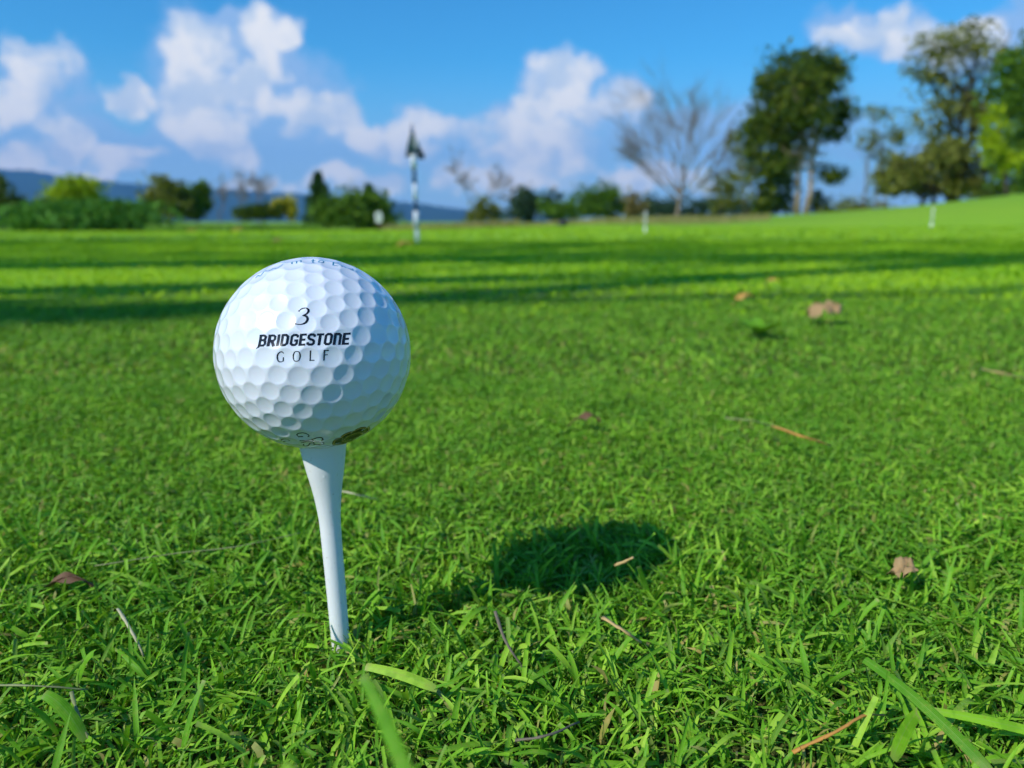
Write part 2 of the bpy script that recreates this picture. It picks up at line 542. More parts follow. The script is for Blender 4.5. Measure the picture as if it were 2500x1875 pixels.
def tree(name, label, Y, base_x, blobs_, leaf, trunk_r=.12, n=2600, size=.16, bark='bark', group=None, seed=0,
         clumps=14, tight=.30, trunks=None, limbs=True, base_z=None, cat='tree'):
    """blobs_ : foliage masses seen at picture places (cx, cy, rx, ry), Y metres away"""
    rs = np.random.default_rng(seed + 11)
    bx = (base_x * K - 1250) / FPX * Y
    bx = at_y(base_x * K, HOR, Y)[0]
    bz = terrain(bx, Y) if base_z is None else base_z
    root = empty(name, (bx, Y, float(bz)), label, cat, group)
    bl = [px_blob(b, Y + (b[4] if len(b) > 4 else 0)) for b in blobs_]
    top = max(c[2] + r[2] * .5 for c, r in bl)
    tb = MB()
    for (dx, tx) in (trunks or [(0, None)]):
        p0 = np.array([bx + dx, Y, float(bz) - .15])
        hi = max(bl, key=lambda q: q[0][2])
        tgt = np.array([hi[0][0] if tx is None else at_y(tx * K, HOR, Y)[0], Y, top])
        kn = 7
        pts = []
        for i in range(kn):
            t = i / (kn - 1)
            p = p0 + (tgt - p0) * np.array([t ** 1.3, t, t])
            if 0 < i: p = p + rs.normal(size=3) * trunk_r * .5 * np.array([1, 1, 0])
            pts.append(p)
        tb.add(tube(pts, [trunk_r * (1.35 if i == 0 else 1 - .85 * i / (kn - 1)) for i in range(kn)], 8))
        if limbs:
            for c, r in bl:
                for q in range(3):
                    t0 = rs.uniform(.3, .75)
                    i0 = t0 * (kn - 1); a = int(i0)
                    s0 = pts[a] + (pts[a + 1] - pts[a]) * (i0 - a)
                    e = c + rs.uniform(-.7, .7, 3) * np.array(r)
                    if e[2] < s0[2] - .3: e[2] = s0[2] + rs.uniform(0, .5)
                    mid = (s0 + e) / 2 + rs.normal(size=3) * .12 * np.linalg.norm(e - s0)
                    tr = trunk_r * (1 - .8 * t0) * .55
                    tb.add(tube([s0, mid, e], [tr, tr * .6, tr * .2], 5, False))
    tb.build('trunk', M[bark], root)
    tot = sum(r[0] * r[2] for _, r in bl)
    V, Fc, A, o = [], [], [], 0
    for b in bl:
        k = max(40, int(n * b[1][0] * b[1][2] / tot))
        v, f, a = leaves(crown_points(b, k, rs, clumps, tight), size, rs)
        V.append(v); Fc.append(f + o); A.append(a); o += len(v)
    V = np.concatenate(V)
    zz = terrain(V[:, 0], V[:, 1])
    V[:, 2] = np.maximum(V[:, 2], zz + .02)
    mobj('crown', V, np.concatenate(Fc), leaf_mat(leaf), root, False, {'rnd': np.concatenate(A)})
    return root

def bare_tree(name, label, Y, base_x, top_y, half_w, trunk_r, group=None, seed=0, levels=6, bark='bark_grey', spread=.55, fork=.26, lean=0, kids=(2, 3), twig=.022, first=1, fan=None):
    rs = np.random.default_rng(seed)
    base = at_y(base_x * K, HOR, Y); bx = base[0]
    bz = float(terrain(bx, Y))
    H = at_y(base_x * K, top_y * K, Y)[2] - bz
    hw = half_w * K / FPX * Y
    root = empty(name, (bx, Y, bz), label, 'tree', group)
    tr, tw = MB(), MB()
    def grow(p, d, L, r, lv):
        pts, q, dd = [p], p, d.copy()
        ns = 4 if lv < 3 else 3
        r = max(r, twig)
        for i in range(ns):
            dd = dd + rs.normal(size=3) * .10 + np.array([0, 0, .05])
            dd /= np.linalg.norm(dd)
            q = q + dd * L / ns
            pts.append(q)
        (tr if lv < 3 else tw).add(tube(pts, np.linspace(r, r * .58, ns + 1), 6 if lv < 2 else (4 if lv < 4 else 3), False))
        if lv >= levels: return
        if lv == 0 and fan:
            for an, Lf, t in fan:
                s0 = pts[0] + (pts[-1] - pts[0]) * t
                nd = np.array([math.sin(R(an)), rs.uniform(-.3, .3), math.cos(R(an))])
                grow(s0, nd / np.linalg.norm(nd), H * Lf, r * .42, 1)
            return
        for j in range(rs.integers(kids[0], kids[1] + 1) + (first if lv == 0 else 0)):
            t = rs.uniform(.45, 1.0) if j else 1.0
            i0 = t * ns; a = min(int(i0), ns - 1)
            s0 = pts[a] + (pts[a + 1] - pts[a]) * (i0 - a)
            ax = rs.normal(size=3); ax -= ax.dot(dd) * dd; ax /= np.linalg.norm(ax)
            th = spread * rs.uniform(.6, 1.35)
            nd = dd * math.cos(th) + ax * math.sin(th)
            nd[0] *= (1.25 if hw > H * .38 else 1.0); nd[2] = nd[2] * .85 + .12
            nd /= np.linalg.norm(nd)
            grow(s0, nd, L * rs.uniform(.62, .9) * (1.25 if lv == 0 else 1), r * .58 * rs.uniform(.75, 1.0), lv + 1)
    grow(np.array([bx, Y, bz - .1]), np.array([lean, 0, 1.0]), H * fork, trunk_r, 0)
    for mb in (tr, tw):                        # fit the spread of the crown
        v = np.array(mb.v)
        mb.v = v
    allv = np.concatenate([tr.v, tw.v])
    sx = hw / max(1e-6, np.percentile(np.abs(allv[:, 0] - bx), 99.5)); sz = H / (np.percentile(allv[:, 2], 97.5) - bz)
    for mb, nm in ((tr, 'trunk'), (tw, 'crown')):
        v = np.array(mb.v)
        k = sm(v[:, 2] - bz, 0, H * .25)
        v[:, 0] = bx + (v[:, 0] - bx) * (1 + (sx - 1) * k); v[:, 1] = Y + (v[:, 1] - Y) * (1 + (sx - 1) * k)
        v[:, 2] = bz + (v[:, 2] - bz) * np.where(v[:, 2] > bz, sz, 1)
        mobj(nm, v, mb.f, M[bark], root, True)
    return root

GL, GR_, GF = 'trees and shrubs along the left edge', 'tall trees at the right', 'trees beyond the practice green'
# left side
tree('tree', 'dark rounded tree cut by the left edge of the picture', 46, 5, [(8, 430, 42, 38), (-40, 420, 50, 45), (25, 455, 28, 20)], 'dark', .12, 1800, .13, group=GL, seed=1)
tree('tree', 'bright yellow-green round tree rising behind the wide hedge', 52, 160, [(160, 405, 44, 26), (150, 430, 42, 24), (185, 425, 28, 26), (135, 455, 30, 20)], 'bright', .12, 2400, .13, group=GL, seed=2, clumps=22)
tree('shrub', 'tan leafless-looking shrub between the dark tree and the bright one', 56, 95, [(95, 440, 24, 18), (85, 455, 30, 14)], 'brown', .04, 700, .12, group=GL, seed=3, cat='shrub')
tree('hedge', 'wide low green hedge in front of the left-hand trees', 38, 190, [(190, 468, 150, 30), (90, 478, 75, 22), (290, 478, 55, 22), (200, 452, 100, 18), (240, 490, 110, 12), (110, 492, 90, 10)], 'bush', .05, 7000, .12, group=GL, seed=4, clumps=46, tight=.26, cat='hedge', base_z=-.40)
tree('tree', 'olive tree with a lumpy crown right of the hedge', 50, 365, [(362, 415, 38, 28), (345, 440, 36, 26), (385, 450, 30, 24)], 'olive', .10, 2200, .13, group=GL, seed=5)
tree('tree', 'dark green tree touching the olive tree right of the hedge', 52, 425, [(425, 420, 26, 28), (430, 445, 26, 26), (412, 458, 24, 18)], 'mid', .10, 1700, .13, group=GL, seed=6)
for i, (x, ty, hw) in enumerate([(475, 385, 36), (515, 372, 40), (560, 378, 38)]):
    bare_tree('bare_tree', ['leftmost thin grey bare tree behind the green meadow strip', 'tallest of the thin grey bare trees behind the meadow strip', 'rightmost thin grey bare tree behind the meadow strip'][i],
              70, x, ty, hw, .07, 'thin bare trees on the left', 20 + i, levels=6)
tree('shrub', 'low brownish olive shrub left of the pointed conifer', 48, 560, [(555, 458, 42, 16), (590, 450, 26, 18), (530, 465, 24, 10)], 'dark', .04, 1300, .11, group=GL, seed=8, cat='shrub')
tree('shrub', 'small yellow-leaved shrub beside the pointed conifer', 50, 622, [(622, 440, 16, 18), (605, 442, 18, 14), (626, 462, 14, 14)], 'yellow', .04, 800, .11, group=GL, seed=9, cat='shrub')

def conifer(label, Y, cx, top_y, half_w, base_y, seed):
    rs = np.random.default_rng(seed)
    b = at_y(cx * K, HOR, Y); bz = float(terrain(b[0], Y)); H = at_y(cx * K, top_y * K, Y)[2] - bz
    hw = half_w * K / FPX * Y
    root = empty('conifer', (b[0], Y, bz), label, 'tree', GL)
    tb = MB().add(tube([(b[0], Y, bz - .1), (b[0], Y, bz + H * .5), (b[0], Y, bz + H * .98)], [.12, .07, .015], 7))
    pts = []
    for k in range(15):
        t = k / 14; zc = bz + H * (.10 + .86 * t); rr = hw * (1 - t) ** .8 + .05
        nb = 9
        for j in range(nb):
            a = rs.uniform(0, 6.283); L = rr * rs.uniform(.65, 1.1)
            e = np.array([b[0] + math.cos(a) * L, Y + math.sin(a) * L, zc - L * .18])
            tb.add(tube([(b[0], Y, zc + L * .08), e], [.02, .006], 4, False))
            s = rs.uniform(.1, 1, 26)[:, None]
            pts.append(np.array([b[0], Y, zc + L * .08]) * (1 - s) + e * s + rs.normal(size=(26, 3)) * (.05 + .09 * rr))
    tb.build('trunk', M['bark_dark'], root)
    v, f, a = leaves(np.concatenate(pts), .13, rs)
    mobj('crown', v, f, leaf_mat('conifer'), root, False, {'rnd': a})
conifer('dark pointed conifer left of the dense green shrub', 46, 692, 372, 38, 480, 31)
conifer('small conifer whose tip pokes out above the dense green shrub', 46, 800, 400, 34, 480, 32)
tree('shrub', 'dense dark green shrub behind the white number sign', 40, 770, [(760, 445, 55, 34), (810, 455, 40, 32), (720, 460, 34, 28), (780, 472, 68, 18)], 'mid', .06, 3800, .11, group=GL, seed=10, clumps=26, cat='shrub')
# centre
bare_tree('bare_tree', 'pinkish grey bare tree right of the striped pin', 64, 1035, 345, 75, .10, None, 41, levels=6)
tree('shrub', 'small green shrub at the foot of the pinkish bare tree', 56, 1050, [(1048, 455, 26, 24), (1030, 470, 26, 14), (1068, 462, 18, 18)], 'olive', .04, 1100, .11, group=GF, seed=12, cat='shrub')
tree('tree', 'dark blue-green tree right of the pinkish bare tree', 82, 1132, [(1135, 435, 34, 24), (1120, 452, 36, 20), (1150, 455, 24, 20)], 'blue', .12, 1700, .18, group=GF, seed=13)
tree('tree', 'smaller far dark tree between the blue-green tree and the round green one', 90, 1192, [(1190, 435, 22, 20), (1200, 455, 30, 16)], 'blue', .10, 900, .18, group=GF, seed=14)
tree('shrub', 'low yellowish green shrub in front of the round green tree', 58, 1202, [(1202, 455, 36, 20), (1225, 462, 26, 12)], 'mid', .05, 1300, .12, group=GF, seed=15, cat='shrub')
tree('tree', 'round green tree left of the leafless tree', 66, 1290, [(1285, 432, 44, 28), (1310, 430, 34, 30), (1265, 450, 40, 20), (1325, 455, 26, 18)], 'mid', .12, 2800, .14, group=GF, seed=16, clumps=20)
tree('tree', 'brownish fading tree right of the round green tree', 70, 1362, [(1362, 440, 26, 24), (1365, 460, 24, 14)], 'brown', .10, 1000, .14, group=GF, seed=17)
for i, x in enumerate([1400, 1440, 1500, 1545, 1590, 1635, 1800, 1850, 1900]):
    rs = random.Random(i)
    w = rs.uniform(30, 40); ty = rs.uniform(430, 442) + (0 if x < 1700 else 4)
    nm = ['first', 'second', 'third', 'fourth', 'fifth', 'sixth', 'seventh', 'eighth', 'ninth'][i]
    tree('tree', 'low far-off dark tree on the skyline, %s from the left behind the tall trees' % nm, 130 + 6 * i, x,
         [(x, ty + 10, w, 20), (x - 12, ty + 20, w * .8, 14), (x + 16, ty + 18, w * .7, 15)], 'blue' if x < 1700 else 'olive', .15, 800, .30, group='far-off trees on the skyline', seed=60 + i)
# right side
bare_tree('bare_tree', 'big leafless grey tree left of the tall dark tree', 52, 1463, 186, 138, .20, None, 57, levels=5, bark='bark', spread=.36, fork=.24, kids=(3, 4), twig=.0115, fan=[(-64, .34, .75), (-48, .30, .95), (-27, .38, 1), (-12, .42, .95), (2, .44, 1), (14, .40, 1), (27, .40, .9), (44, .32, 1), (60, .24, .8)])
tree('tree', 'small airy olive tree between the leafless tree and the tall dark tree', 60, 1560, [(1545, 395, 38, 26), (1580, 410, 34, 30), (1555, 440, 30, 18)], 'olive', .07, 800, .13, group=GR_, seed=18)
tree('tree', 'thin open tree with brownish leaves beside the tall dark tree', 64, 1618, [(1590, 310, 24, 22), (1615, 345, 34, 34), (1600, 390, 30, 26), (1630, 300, 22, 22)], 'olive', .08, 900, .14, group=GR_, seed=19, trunks=[(0, None), (.5, 1640), (-.4, 1590)])
tree('tree', 'tall dark green tree with two tan leaning trunks', 50, 1724,
     [(1730, 148, 72, 36), (1685, 195, 56, 48), (1700, 260, 60, 40), (1790, 165, 40, 36), (1660, 250, 52, 44), (1740, 235, 60, 44, -1.2), (1735, 180, 60, 30, -1.2), (1815, 245, 36, 34), (1640, 300, 44, 40),
      (1690, 320, 44, 46, 1.6), (1655, 360, 42, 32), (1680, 400, 40, 38, 1.6), (1672, 445, 42, 28, 1.4), (1650, 420, 30, 30, .5), (1797, 375, 34, 20), (1770, 440, 26, 20, 1.5), (1790, 290, 34, 18)],
     'oak', .17, 13000, .13, 'bark_tan', GR_, 20, 20, .30, trunks=[(-.10, 1722), (.42, 1775)])
tree('tree', 'thin sparse tree right of the tall dark tree', 60, 1888, [(1905, 250, 32, 20), (1925, 290, 34, 26), (1880, 300, 30, 24), (1900, 330, 22, 18)], 'olive', .07, 600, .13, group=GR_, seed=21, trunks=[(0, 1895), (-.9, 1862), (.6, 1925)])
tree('tree', 'tallest airy tree at the right with gaps of sky in its crown', 48, 2045,
     [(2030, 105, 62, 38), (2080, 85, 50, 34), (2130, 130, 60, 44), (2000, 150, 44, 30), (2070, 190, 70, 46), (2140, 220, 60, 44), (2010, 250, 50, 40), (2090, 275, 60, 40), (2030, 310, 54, 30)],
     'olive', .18, 4000, .12, 'bark_dark', GR_, 22, 18, .28, trunks=[(0, 2060), (.2, 2130)])
tree('tree', 'spreading dark olive tree low on the grass bank', 44, 2010,
     [(1985, 355, 60, 30), (2050, 350, 66, 34), (1940, 385, 46, 26), (2020, 395, 70, 26), (2095, 385, 50, 30), (1930, 410, 30, 16)], 'olive', .14, 5200, .12, 'bark_dark', GR_, 23, 16, .30, trunks=[(0, 2010), (.9, 2060), (-.6, 1975)])
tree('tree', 'leafy green tree cut by the right edge of the picture', 40, 2235,
     [(2215, 130, 50, 40), (2195, 200, 50, 46), (2240, 260, 70, 60), (2190, 330, 54, 46), (2215, 390, 54, 36)], 'mid', .18, 6000, .12, 'bark_dark', GR_, 24, 20, .30)
tree('tree', 'bright yellow-green young tree in front of the right-hand leafy tree', 36, 2170, [(2150, 270, 26, 34), (2145, 320, 26, 34), (2175, 352, 32, 24)], 'bright', .09, 750, .10, 'bark_dark', GR_, 25, 16, .30)
tree('shrub', 'dark shrub on top of the grass bank at the right edge', 42, 2160, [(2150, 415, 60, 18), (2200, 412, 50, 22)], 'dark', .04, 1600, .10, group=GR_, seed=26, cat='shrub')

# trees outside the frame, behind and left of the camera: their crowns throw the dappled shade on the green
sh = Vector((sdir.x, sdir.y)) / sdir.z
def shade_tree(label, sx, sy, H, rad_, n, seed, stretch=1.0):
    rs = np.random.default_rng(seed)
    cx, cy = sx + sh.x * H, sy + sh.y * H
    bx, by = cx - 1.6, cy + 2.1                    # the trunk leans
    root = empty('tree', (bx, by, 0), label, 'tree', 'trees standing behind the camera')
    tb = MB(); tp = [np.array([bx, by, -.2]), np.array([bx + .35, by - .35, H * .35]), np.array([cx, cy + .1, H * .75]), np.array([cx, cy, H + .6])]
    tb.add(tube(tp, [.17, .13, .09, .03], 9))
    V = []
    for k in range(n):
        d = rs.normal(size=3); d /= np.linalg.norm(d)
        c = np.array([cx, cy, H]) + d * rs.uniform(.3, 1, 1) * np.array([rad_ * stretch, rad_, rad_ * .45])
        tb.add(tube([tp[1] + (tp[2] - tp[1]) * rs.random(), (tp[2] + c) / 2 + rs.normal(size=3) * .2, c], [.06, .035, .012], 5, False))
        V.append(c + np.clip(rs.normal(size=(110, 3)), -2, 2) * rs.uniform(.17, .34) * np.array([2.3, .7, .35]))
    tb.build('trunk', M['bark'], root)
    v, f, a = leaves(np.concatenate(V), .055, rs)
    mobj('crown', v, f, leaf_mat('mid'), root, False, {'rnd': a})
shade_tree('leafy tree out of frame on the left shading the green', -2.6, 3.8, 9.0, 1.5, 20, 71, 1.7)
shade_tree('leafy tree out of frame behind the camera with a wide open crown', 1.8, 3.6, 10.0, 1.5, 10, 72, 2.4)
shade_tree('young thin-crowned tree out of frame close behind the camera', 1.5, 2.2, 8.0, .4, 5, 74, 4.0)
shade_tree('leafy tree out of frame farthest to the left', -6.5, 6.0, 6.0, 2.8, 26, 73, 1.4)

# ------------------------------------------------------------------ golf ball
BR = 0.02135
BC = _C + np.array([-.04426, .17041, -.02903])
A_ = (1 + 5 ** .5) / 2
ico_v = np.array([(-1, A_, 0), (1, A_, 0), (-1, -A_, 0), (1, -A_, 0), (0, -1, A_), (0, 1, A_), (0, -1, -A_), (0, 1, -A_), (A_, 0, -1), (A_, 0, 1), (-A_, 0, -1), (-A_, 0, 1)], float)
ico_v /= np.linalg.norm(ico_v[0])
ico_f = [(0, 11, 5), (0, 5, 1), (0, 1, 7), (0, 7, 10), (0, 10, 11), (1, 5, 9), (5, 11, 4), (11, 10, 2), (10, 7, 6), (7, 1, 8), (3, 9, 4), (3, 4, 2), (3, 2, 6), (3, 6, 8), (3, 8, 9), (4, 9, 5), (2, 4, 11), (6, 2, 10), (8, 6, 7), (9, 8, 1)]
dim = set()
FQ = 6
for a, b, c in ico_f:
    for i in range(FQ + 1):
        for j in range(FQ + 1 - i):
            # equal-angle spacing keeps the dimples even
            w = np.array([i, j, FQ - i - j]) / FQ
            w = np.where(w > 0, np.sin(w * 1.1071) , 0)
            p = ico_v[a] * w[0] + ico_v[b] * w[1] + ico_v[c] * w[2]
            p /= np.linalg.norm(p)
            dim.add(tuple(np.round(p, 5)))
dim = np.array(sorted(dim))
# one face towards the camera, its edge level
view = -(BC - _C) / np.linalg.norm(BC - _C)
fa = [ico_v[k] for k in ico_f[0]]
n0 = sum(fa); n0 /= np.linalg.norm(n0)
e0 = fa[1] - fa[0]; e0 -= e0.dot(n0) * n0; e0 /= np.linalg.norm(e0)
T0 = np.stack([e0, np.cross(n0, e0), n0], 1)
nv = view + np.array([.05, 0, -.22]); nv /= np.linalg.norm(nv)
rt = np.array([1.0, 0, -.02]); rt -= rt.dot(nv) * nv; rt /= np.linalg.norm(rt)
T1 = np.stack([rt, np.cross(nv, rt), nv], 1)
ROT = T1 @ T0.T
dim = dim @ ROT.T
dd_ = dim @ dim.T
np.fill_diagonal(dd_, -1)
near = np.arccos(np.clip(np.sort(dd_, axis=1)[:, -1], -1, 1))
dim_r = np.minimum(near * .485, .098)                       # each dimple as wide as its neighbours allow

def ball_r(n):
    """radius of the dimpled surface in the unit directions n"""
    n = np.asarray(n).reshape(-1, 3)
    res = np.empty(len(n))
    for s in range(0, len(n), 40000):
        c = n[s:s + 40000] @ dim.T
        k = c.argmax(1)
        a = np.arccos(np.clip(c[np.arange(len(k)), k], -1, 1)) / dim_r[k]
        prof = np.where(a < 1, (1 - a ** 2) ** .85, 0)
        res[s:s + 40000] = BR - .00028 * prof
    return res

bm = bmesh.new()
bmesh.ops.create_icosphere(bm, subdivisions=8, radius=1)
bme = bpy.data.meshes.new('golf_ball')
bm.to_mesh(bme); bm.free()
bv = np.empty(len(bme.vertices) * 3, np.float32)
bme.vertices.foreach_get('co', bv)
bn = bv.reshape(-1, 3).astype(float)
bn /= np.linalg.norm(bn, axis=1)[:, None]
bme.vertices.foreach_set('co', (bn * ball_r(bn)[:, None]).astype(np.float32).ravel())
bme.polygons.foreach_set('use_smooth', np.ones(len(bme.polygons), dtype=bool))
bme.update()
bme.materials.append(M['ball'])
ball = bpy.data.objects.new('golf_ball', bme)
ball.location = Vector(BC)
COL.objects.link(ball)
tag(ball, 'white dimpled golf ball with black lettering resting on the tee', 'golf ball')

# ---- printing on the ball: every letter is a thin layer of ink that follows the dimples
def spline(pts, n=10):
    P_ = np.array(pts, float)
    P_ = np.vstack([2 * P_[0] - P_[1], P_, 2 * P_[-1] - P_[-2]])
    o = []
    for i in range(1, len(P_) - 2):
        for k in range(n):
            t = k / n
            a, b, c, d = P_[i - 1:i + 3]
            o.append(.5 * (2 * b + (c - a) * t + (2 * a - 5 * b + 4 * c - d) * t * t + (3 * b - a - 3 * c + d) * t ** 3))
    o.append(P_[-2])
    return np.array(o)

def stroke(pts, w, curve=False, step=.05):
    """ribbon of ink along pts; w: width, or one width for each point"""
    P_ = np.array(pts, float)
    w = np.broadcast_to(np.asarray(w, float), (len(P_),))
    Q = np.column_stack([P_, w])
    if curve:
        Q = spline(Q, 8)
    else:
        o = []
        for a, b in zip(Q[:-1], Q[1:]):
            k = max(1, int(np.linalg.norm(b[:2] - a[:2]) / step))
            o += [a + (b - a) * i / k for i in range(k)]
        Q = np.array(o + [Q[-1]])
    t = np.gradient(Q[:, :2], axis=0)
    t /= np.linalg.norm(t, axis=1)[:, None] + 1e-9
    nn = np.column_stack([-t[:, 1], t[:, 0]])
    if not curve:                                            # square mitred corners
        for i in range(1, len(Q) - 1):
            d1 = Q[i, :2] - Q[i - 1, :2]; d2 = Q[i + 1, :2] - Q[i, :2]
            d1 = d1 / (np.linalg.norm(d1) + 1e-9); d2 = d2 / (np.linalg.norm(d2) + 1e-9)
            b = d1 + d2; b /= np.linalg.norm(b) + 1e-9
            nv_ = np.array([-b[1], b[0]])
            nn[i] = nv_ / max(.5, abs(nv_.dot([-d1[1], d1[0]])))
        d = Q[1, :2] - Q[0, :2]; d /= np.linalg.norm(d); nn[0] = (-d[1], d[0])
        d = Q[-1, :2] - Q[-2, :2]; d /= np.linalg.norm(d); nn[-1] = (-d[1], d[0])
    C = 4
    V = [Q[:, :2] + nn * (Q[:, 2:3] * (k / C - .5)) for k in range(C + 1)]
    V = np.stack(V, 1).reshape(-1, 2)
    F = [(i * (C + 1) + k, i * (C + 1) + k + 1, (i + 1) * (C + 1) + k + 1, (i + 1) * (C + 1) + k) for i in range(len(Q) - 1) for k in range(C)]
    return V, F

def glyph(strokes):
    V, F, o = [], [], 0
    for st in strokes:
        v, f = stroke(*st) if isinstance(st, tuple) else st
        V.append(v); F += [tuple(i + o for i in q) for q in f]; o += len(v)
    return np.vstack(V), F

def lay_on_ball(name, gl, to_dir, mat, lift=2.2e-5, label=None):
    V, F = gl
    n = np.array([to_dir(x, y) for x, y in V])
    r = ball_r(n) + lift
    # faces wind either way round; ink is opaque from both sides
    o = mobj(name, n * r[:, None] + BC, F, mat, ball, True)
    if label: o['label'] = label
    return o

def crop_dir(cx, cy):
    """place in the enlarged ball picture -> direction on the ball"""
    d = ray(500 + cx / 3.1904, 600 + cy / 3.1904)
    d = d / np.linalg.norm(d)
    oc = _C - BC
    b = oc.dot(d); disc = b * b - (oc.dot(oc) - BR * BR)
    t = -b - math.sqrt(max(disc, 0))
    p = oc + d * t
    return p / np.linalg.norm(p)

def frame_dir(cx, cy, ang, mm):
    """a flat stamp laid on the ball at a place in the enlarged picture, turned by ang; mm = unit length"""
    n = crop_dir(cx, cy)
    up = np.array([0, 0, 1.0]) - n[2] * n
    if np.linalg.norm(up) < .05: up = np.array([0, 1.0, 0])
    up /= np.linalg.norm(up)
    rt_ = np.cross(up, n)
    e1 = rt_ * math.cos(ang) + up * math.sin(ang); e2 = -rt_ * math.sin(ang) + up * math.cos(ang)
    def f(x, y):
        p = n * BR + (e1 * x + e2 * y) * mm * .001
        return p / np.linalg.norm(p)
    return f

w1, h1 = .225, .178
BOLD = {
    'B': ([([(.16, -.02), (.16, 1.0)], w1 * 1.05), ([(.10, .915), (.45, .915), (.56, .80), (.54, .62), (.44, .53), (.10, .53)], h1), ([(.40, .53), (.56, .44), (.58, .2), (.47, .085), (.10, .085)], h1),
            ([(.16, .0), (-.02, -.16)], [.21, .05])], .72),
    'R': ([([(.11, 0), (.11, 1)], w1), ([(.10, .915), (.40, .915), (.51, .82), (.51, .60), (.42, .48), (.10, .48)], h1), ([(.30, .46), (.52, 0)], w1 * .95)], .68),
    'I': ([([(.11, 0), (.11, 1)], w1)], .30),
    'D': ([([(.11, 0), (.11, 1)], w1), ([(.10, .915), (.38, .915), (.52, .78), (.52, .22), (.38, .085), (.10, .085)], h1 * 1.08)], .69),
    'G': ([([(.56, .70), (.54, .84), (.43, .915), (.24, .915), (.11, .80), (.11, .20), (.24, .085), (.43, .085), (.53, .18), (.53, .46), (.32, .46)], h1 * 1.08)], .69),
    'E': ([([(.11, 0), (.11, 1)], w1), ([(.10, .915), (.53, .915)], h1), ([(.10, .50), (.48, .50)], h1), ([(.10, .085), (.53, .085)], h1)], .60),
    'S': ([([(.54, .72), (.52, .85), (.42, .915), (.20, .915), (.10, .82), (.10, .66), (.18, .55), (.44, .46), (.53, .36), (.53, .18), (.43, .085), (.20, .085), (.09, .16), (.08, .28)], h1 * 1.08)], .67),
    'T': ([([(.0, .915), (.56, .915)], h1), ([(.28, 0), (.28, .95)], w1)], .60),
    'O': ([([(.32, .915), (.23, .915), (.11, .80), (.11, .20), (.23, .085), (.41, .085), (.53, .20), (.53, .80), (.41, .915), (.30, .915)], h1 * 1.10)], .70),
    'N': ([([(.11, 0), (.11, 1)], w1), ([(.10, .915), (.40, .915), (.52, .80), (.52, 0)], h1 * 1.15)], .69),
}
THIN = {
    'G': ([([(.68, .82), (.52, .97), (.30, .95), (.10, .74), (.07, .42), (.20, .10), (.45, .02), (.66, .10)], [.07, .09, .10, .14, .15, .11, .08, .09], True), ([(.66, .05), (.66, .45)], .13)], 1.0),
    'O': ([([(.42, .97), (.20, .90), (.07, .55), (.18, .12), (.42, .03), (.68, .12), (.78, .50), (.66, .88), (.42, .97)], [.07, .10, .15, .10, .07, .10, .15, .10, .07], True)], 1.1),
    'L': ([([(.10, 0), (.10, 1)], .15), ([(.08, .05), (.55, .05)], .09)], .8),
    'F': ([([(.10, 0), (.10, 1)], .15), ([(.08, .95), (.55, .95)], .09), ([(.08, .53), (.48, .53)], .08)], .7),
    'i': ([([(.1, 0), (.1, .66)], .12), ([(.1, .84), (.1, .97)], .13)], .3),
    'n': ([([(.1, 0), (.1, .68)], .12), ([(.1, .45), (.24, .64), (.42, .60), (.47, .42), (.47, 0)], .11, True)], .65),
    't': ([([(.2, .95), (.2, .2), (.28, .05), (.42, .05)], .11, True), ([(.03, .66), (.4, .66)], .10)], .5),
    'o': ([([(.28, .66), (.12, .55), (.09, .32), (.16, .08), (.30, .03), (.46, .12), (.50, .36), (.42, .58), (.28, .66)], .10, True)], .65),
    'E': ([([(.1, 0), (.1, 1)], .13), ([(.08, .95), (.58, .95)], .10), ([(.08, .52), (.5, .52)], .10), ([(.08, .05), (.58, .05)], .10)], .7),
    'd': ([([(.5, 0), (.5, 1)], .12), ([(.5, .5), (.32, .66), (.12, .52), (.10, .2), (.28, .03), (.5, .15)], .10, True)], .7),
    'N': ([([(.1, 0), (.1, 1)], .13), ([(.1, 1), (.62, 0)], .13), ([(.62, 0), (.62, 1)], .13)], .8),
    'S': ([([(.56, .84), (.38, .97), (.14, .84), (.14, .62), (.50, .42), (.56, .18), (.32, .02), (.06, .14)], .12, True)], .7),
    'C': ([([(.66, .82), (.45, .97), (.16, .85), (.07, .48), (.18, .12), (.45, .02), (.66, .16)], .13, True)], .8),
    ' ': ([], .4),
}
THREE = [([(.10, .83), (.24, .97), (.52, .99), (.70, .84), (.62, .64), (.36, .53)], [.035, .08, .06, .15, .12, .04], True),
         ([(.34, .54), (.60, .48), (.70, .30), (.58, .10), (.28, .0), (-.06, .03)], [.04, .12, .17, .14, .06, .05], True),
         ([(.08, .80), (.12, .87)], .10), ([(-.06, .03), (.0, .08)], .10)]

def line_of(text, font, name, mapper, mat, track=0.0, sc=1.0, label=None):
    x = 0
    for ch in text:
        st, adv = font[ch]
        if st:
            V, F = glyph(st)
            lay_on_ball(name, (V + [x, 0], F), mapper, mat, label=label and label % ch)
        x += (adv + track) * sc
    return x

def row_map(x0, y0, x1, y1, total, h, slant):
    """a baseline in the enlarged picture from (x0,y0) to (x1,y1)"""
    ex = np.array([x1 - x0, y1 - y0]) / total
    ey = np.array([slant * h, -h])
    return lambda x, y: crop_dir(x0 + ex[0] * x + ey[0] * y, y0 + ex[1] * x + ey[1] * y)

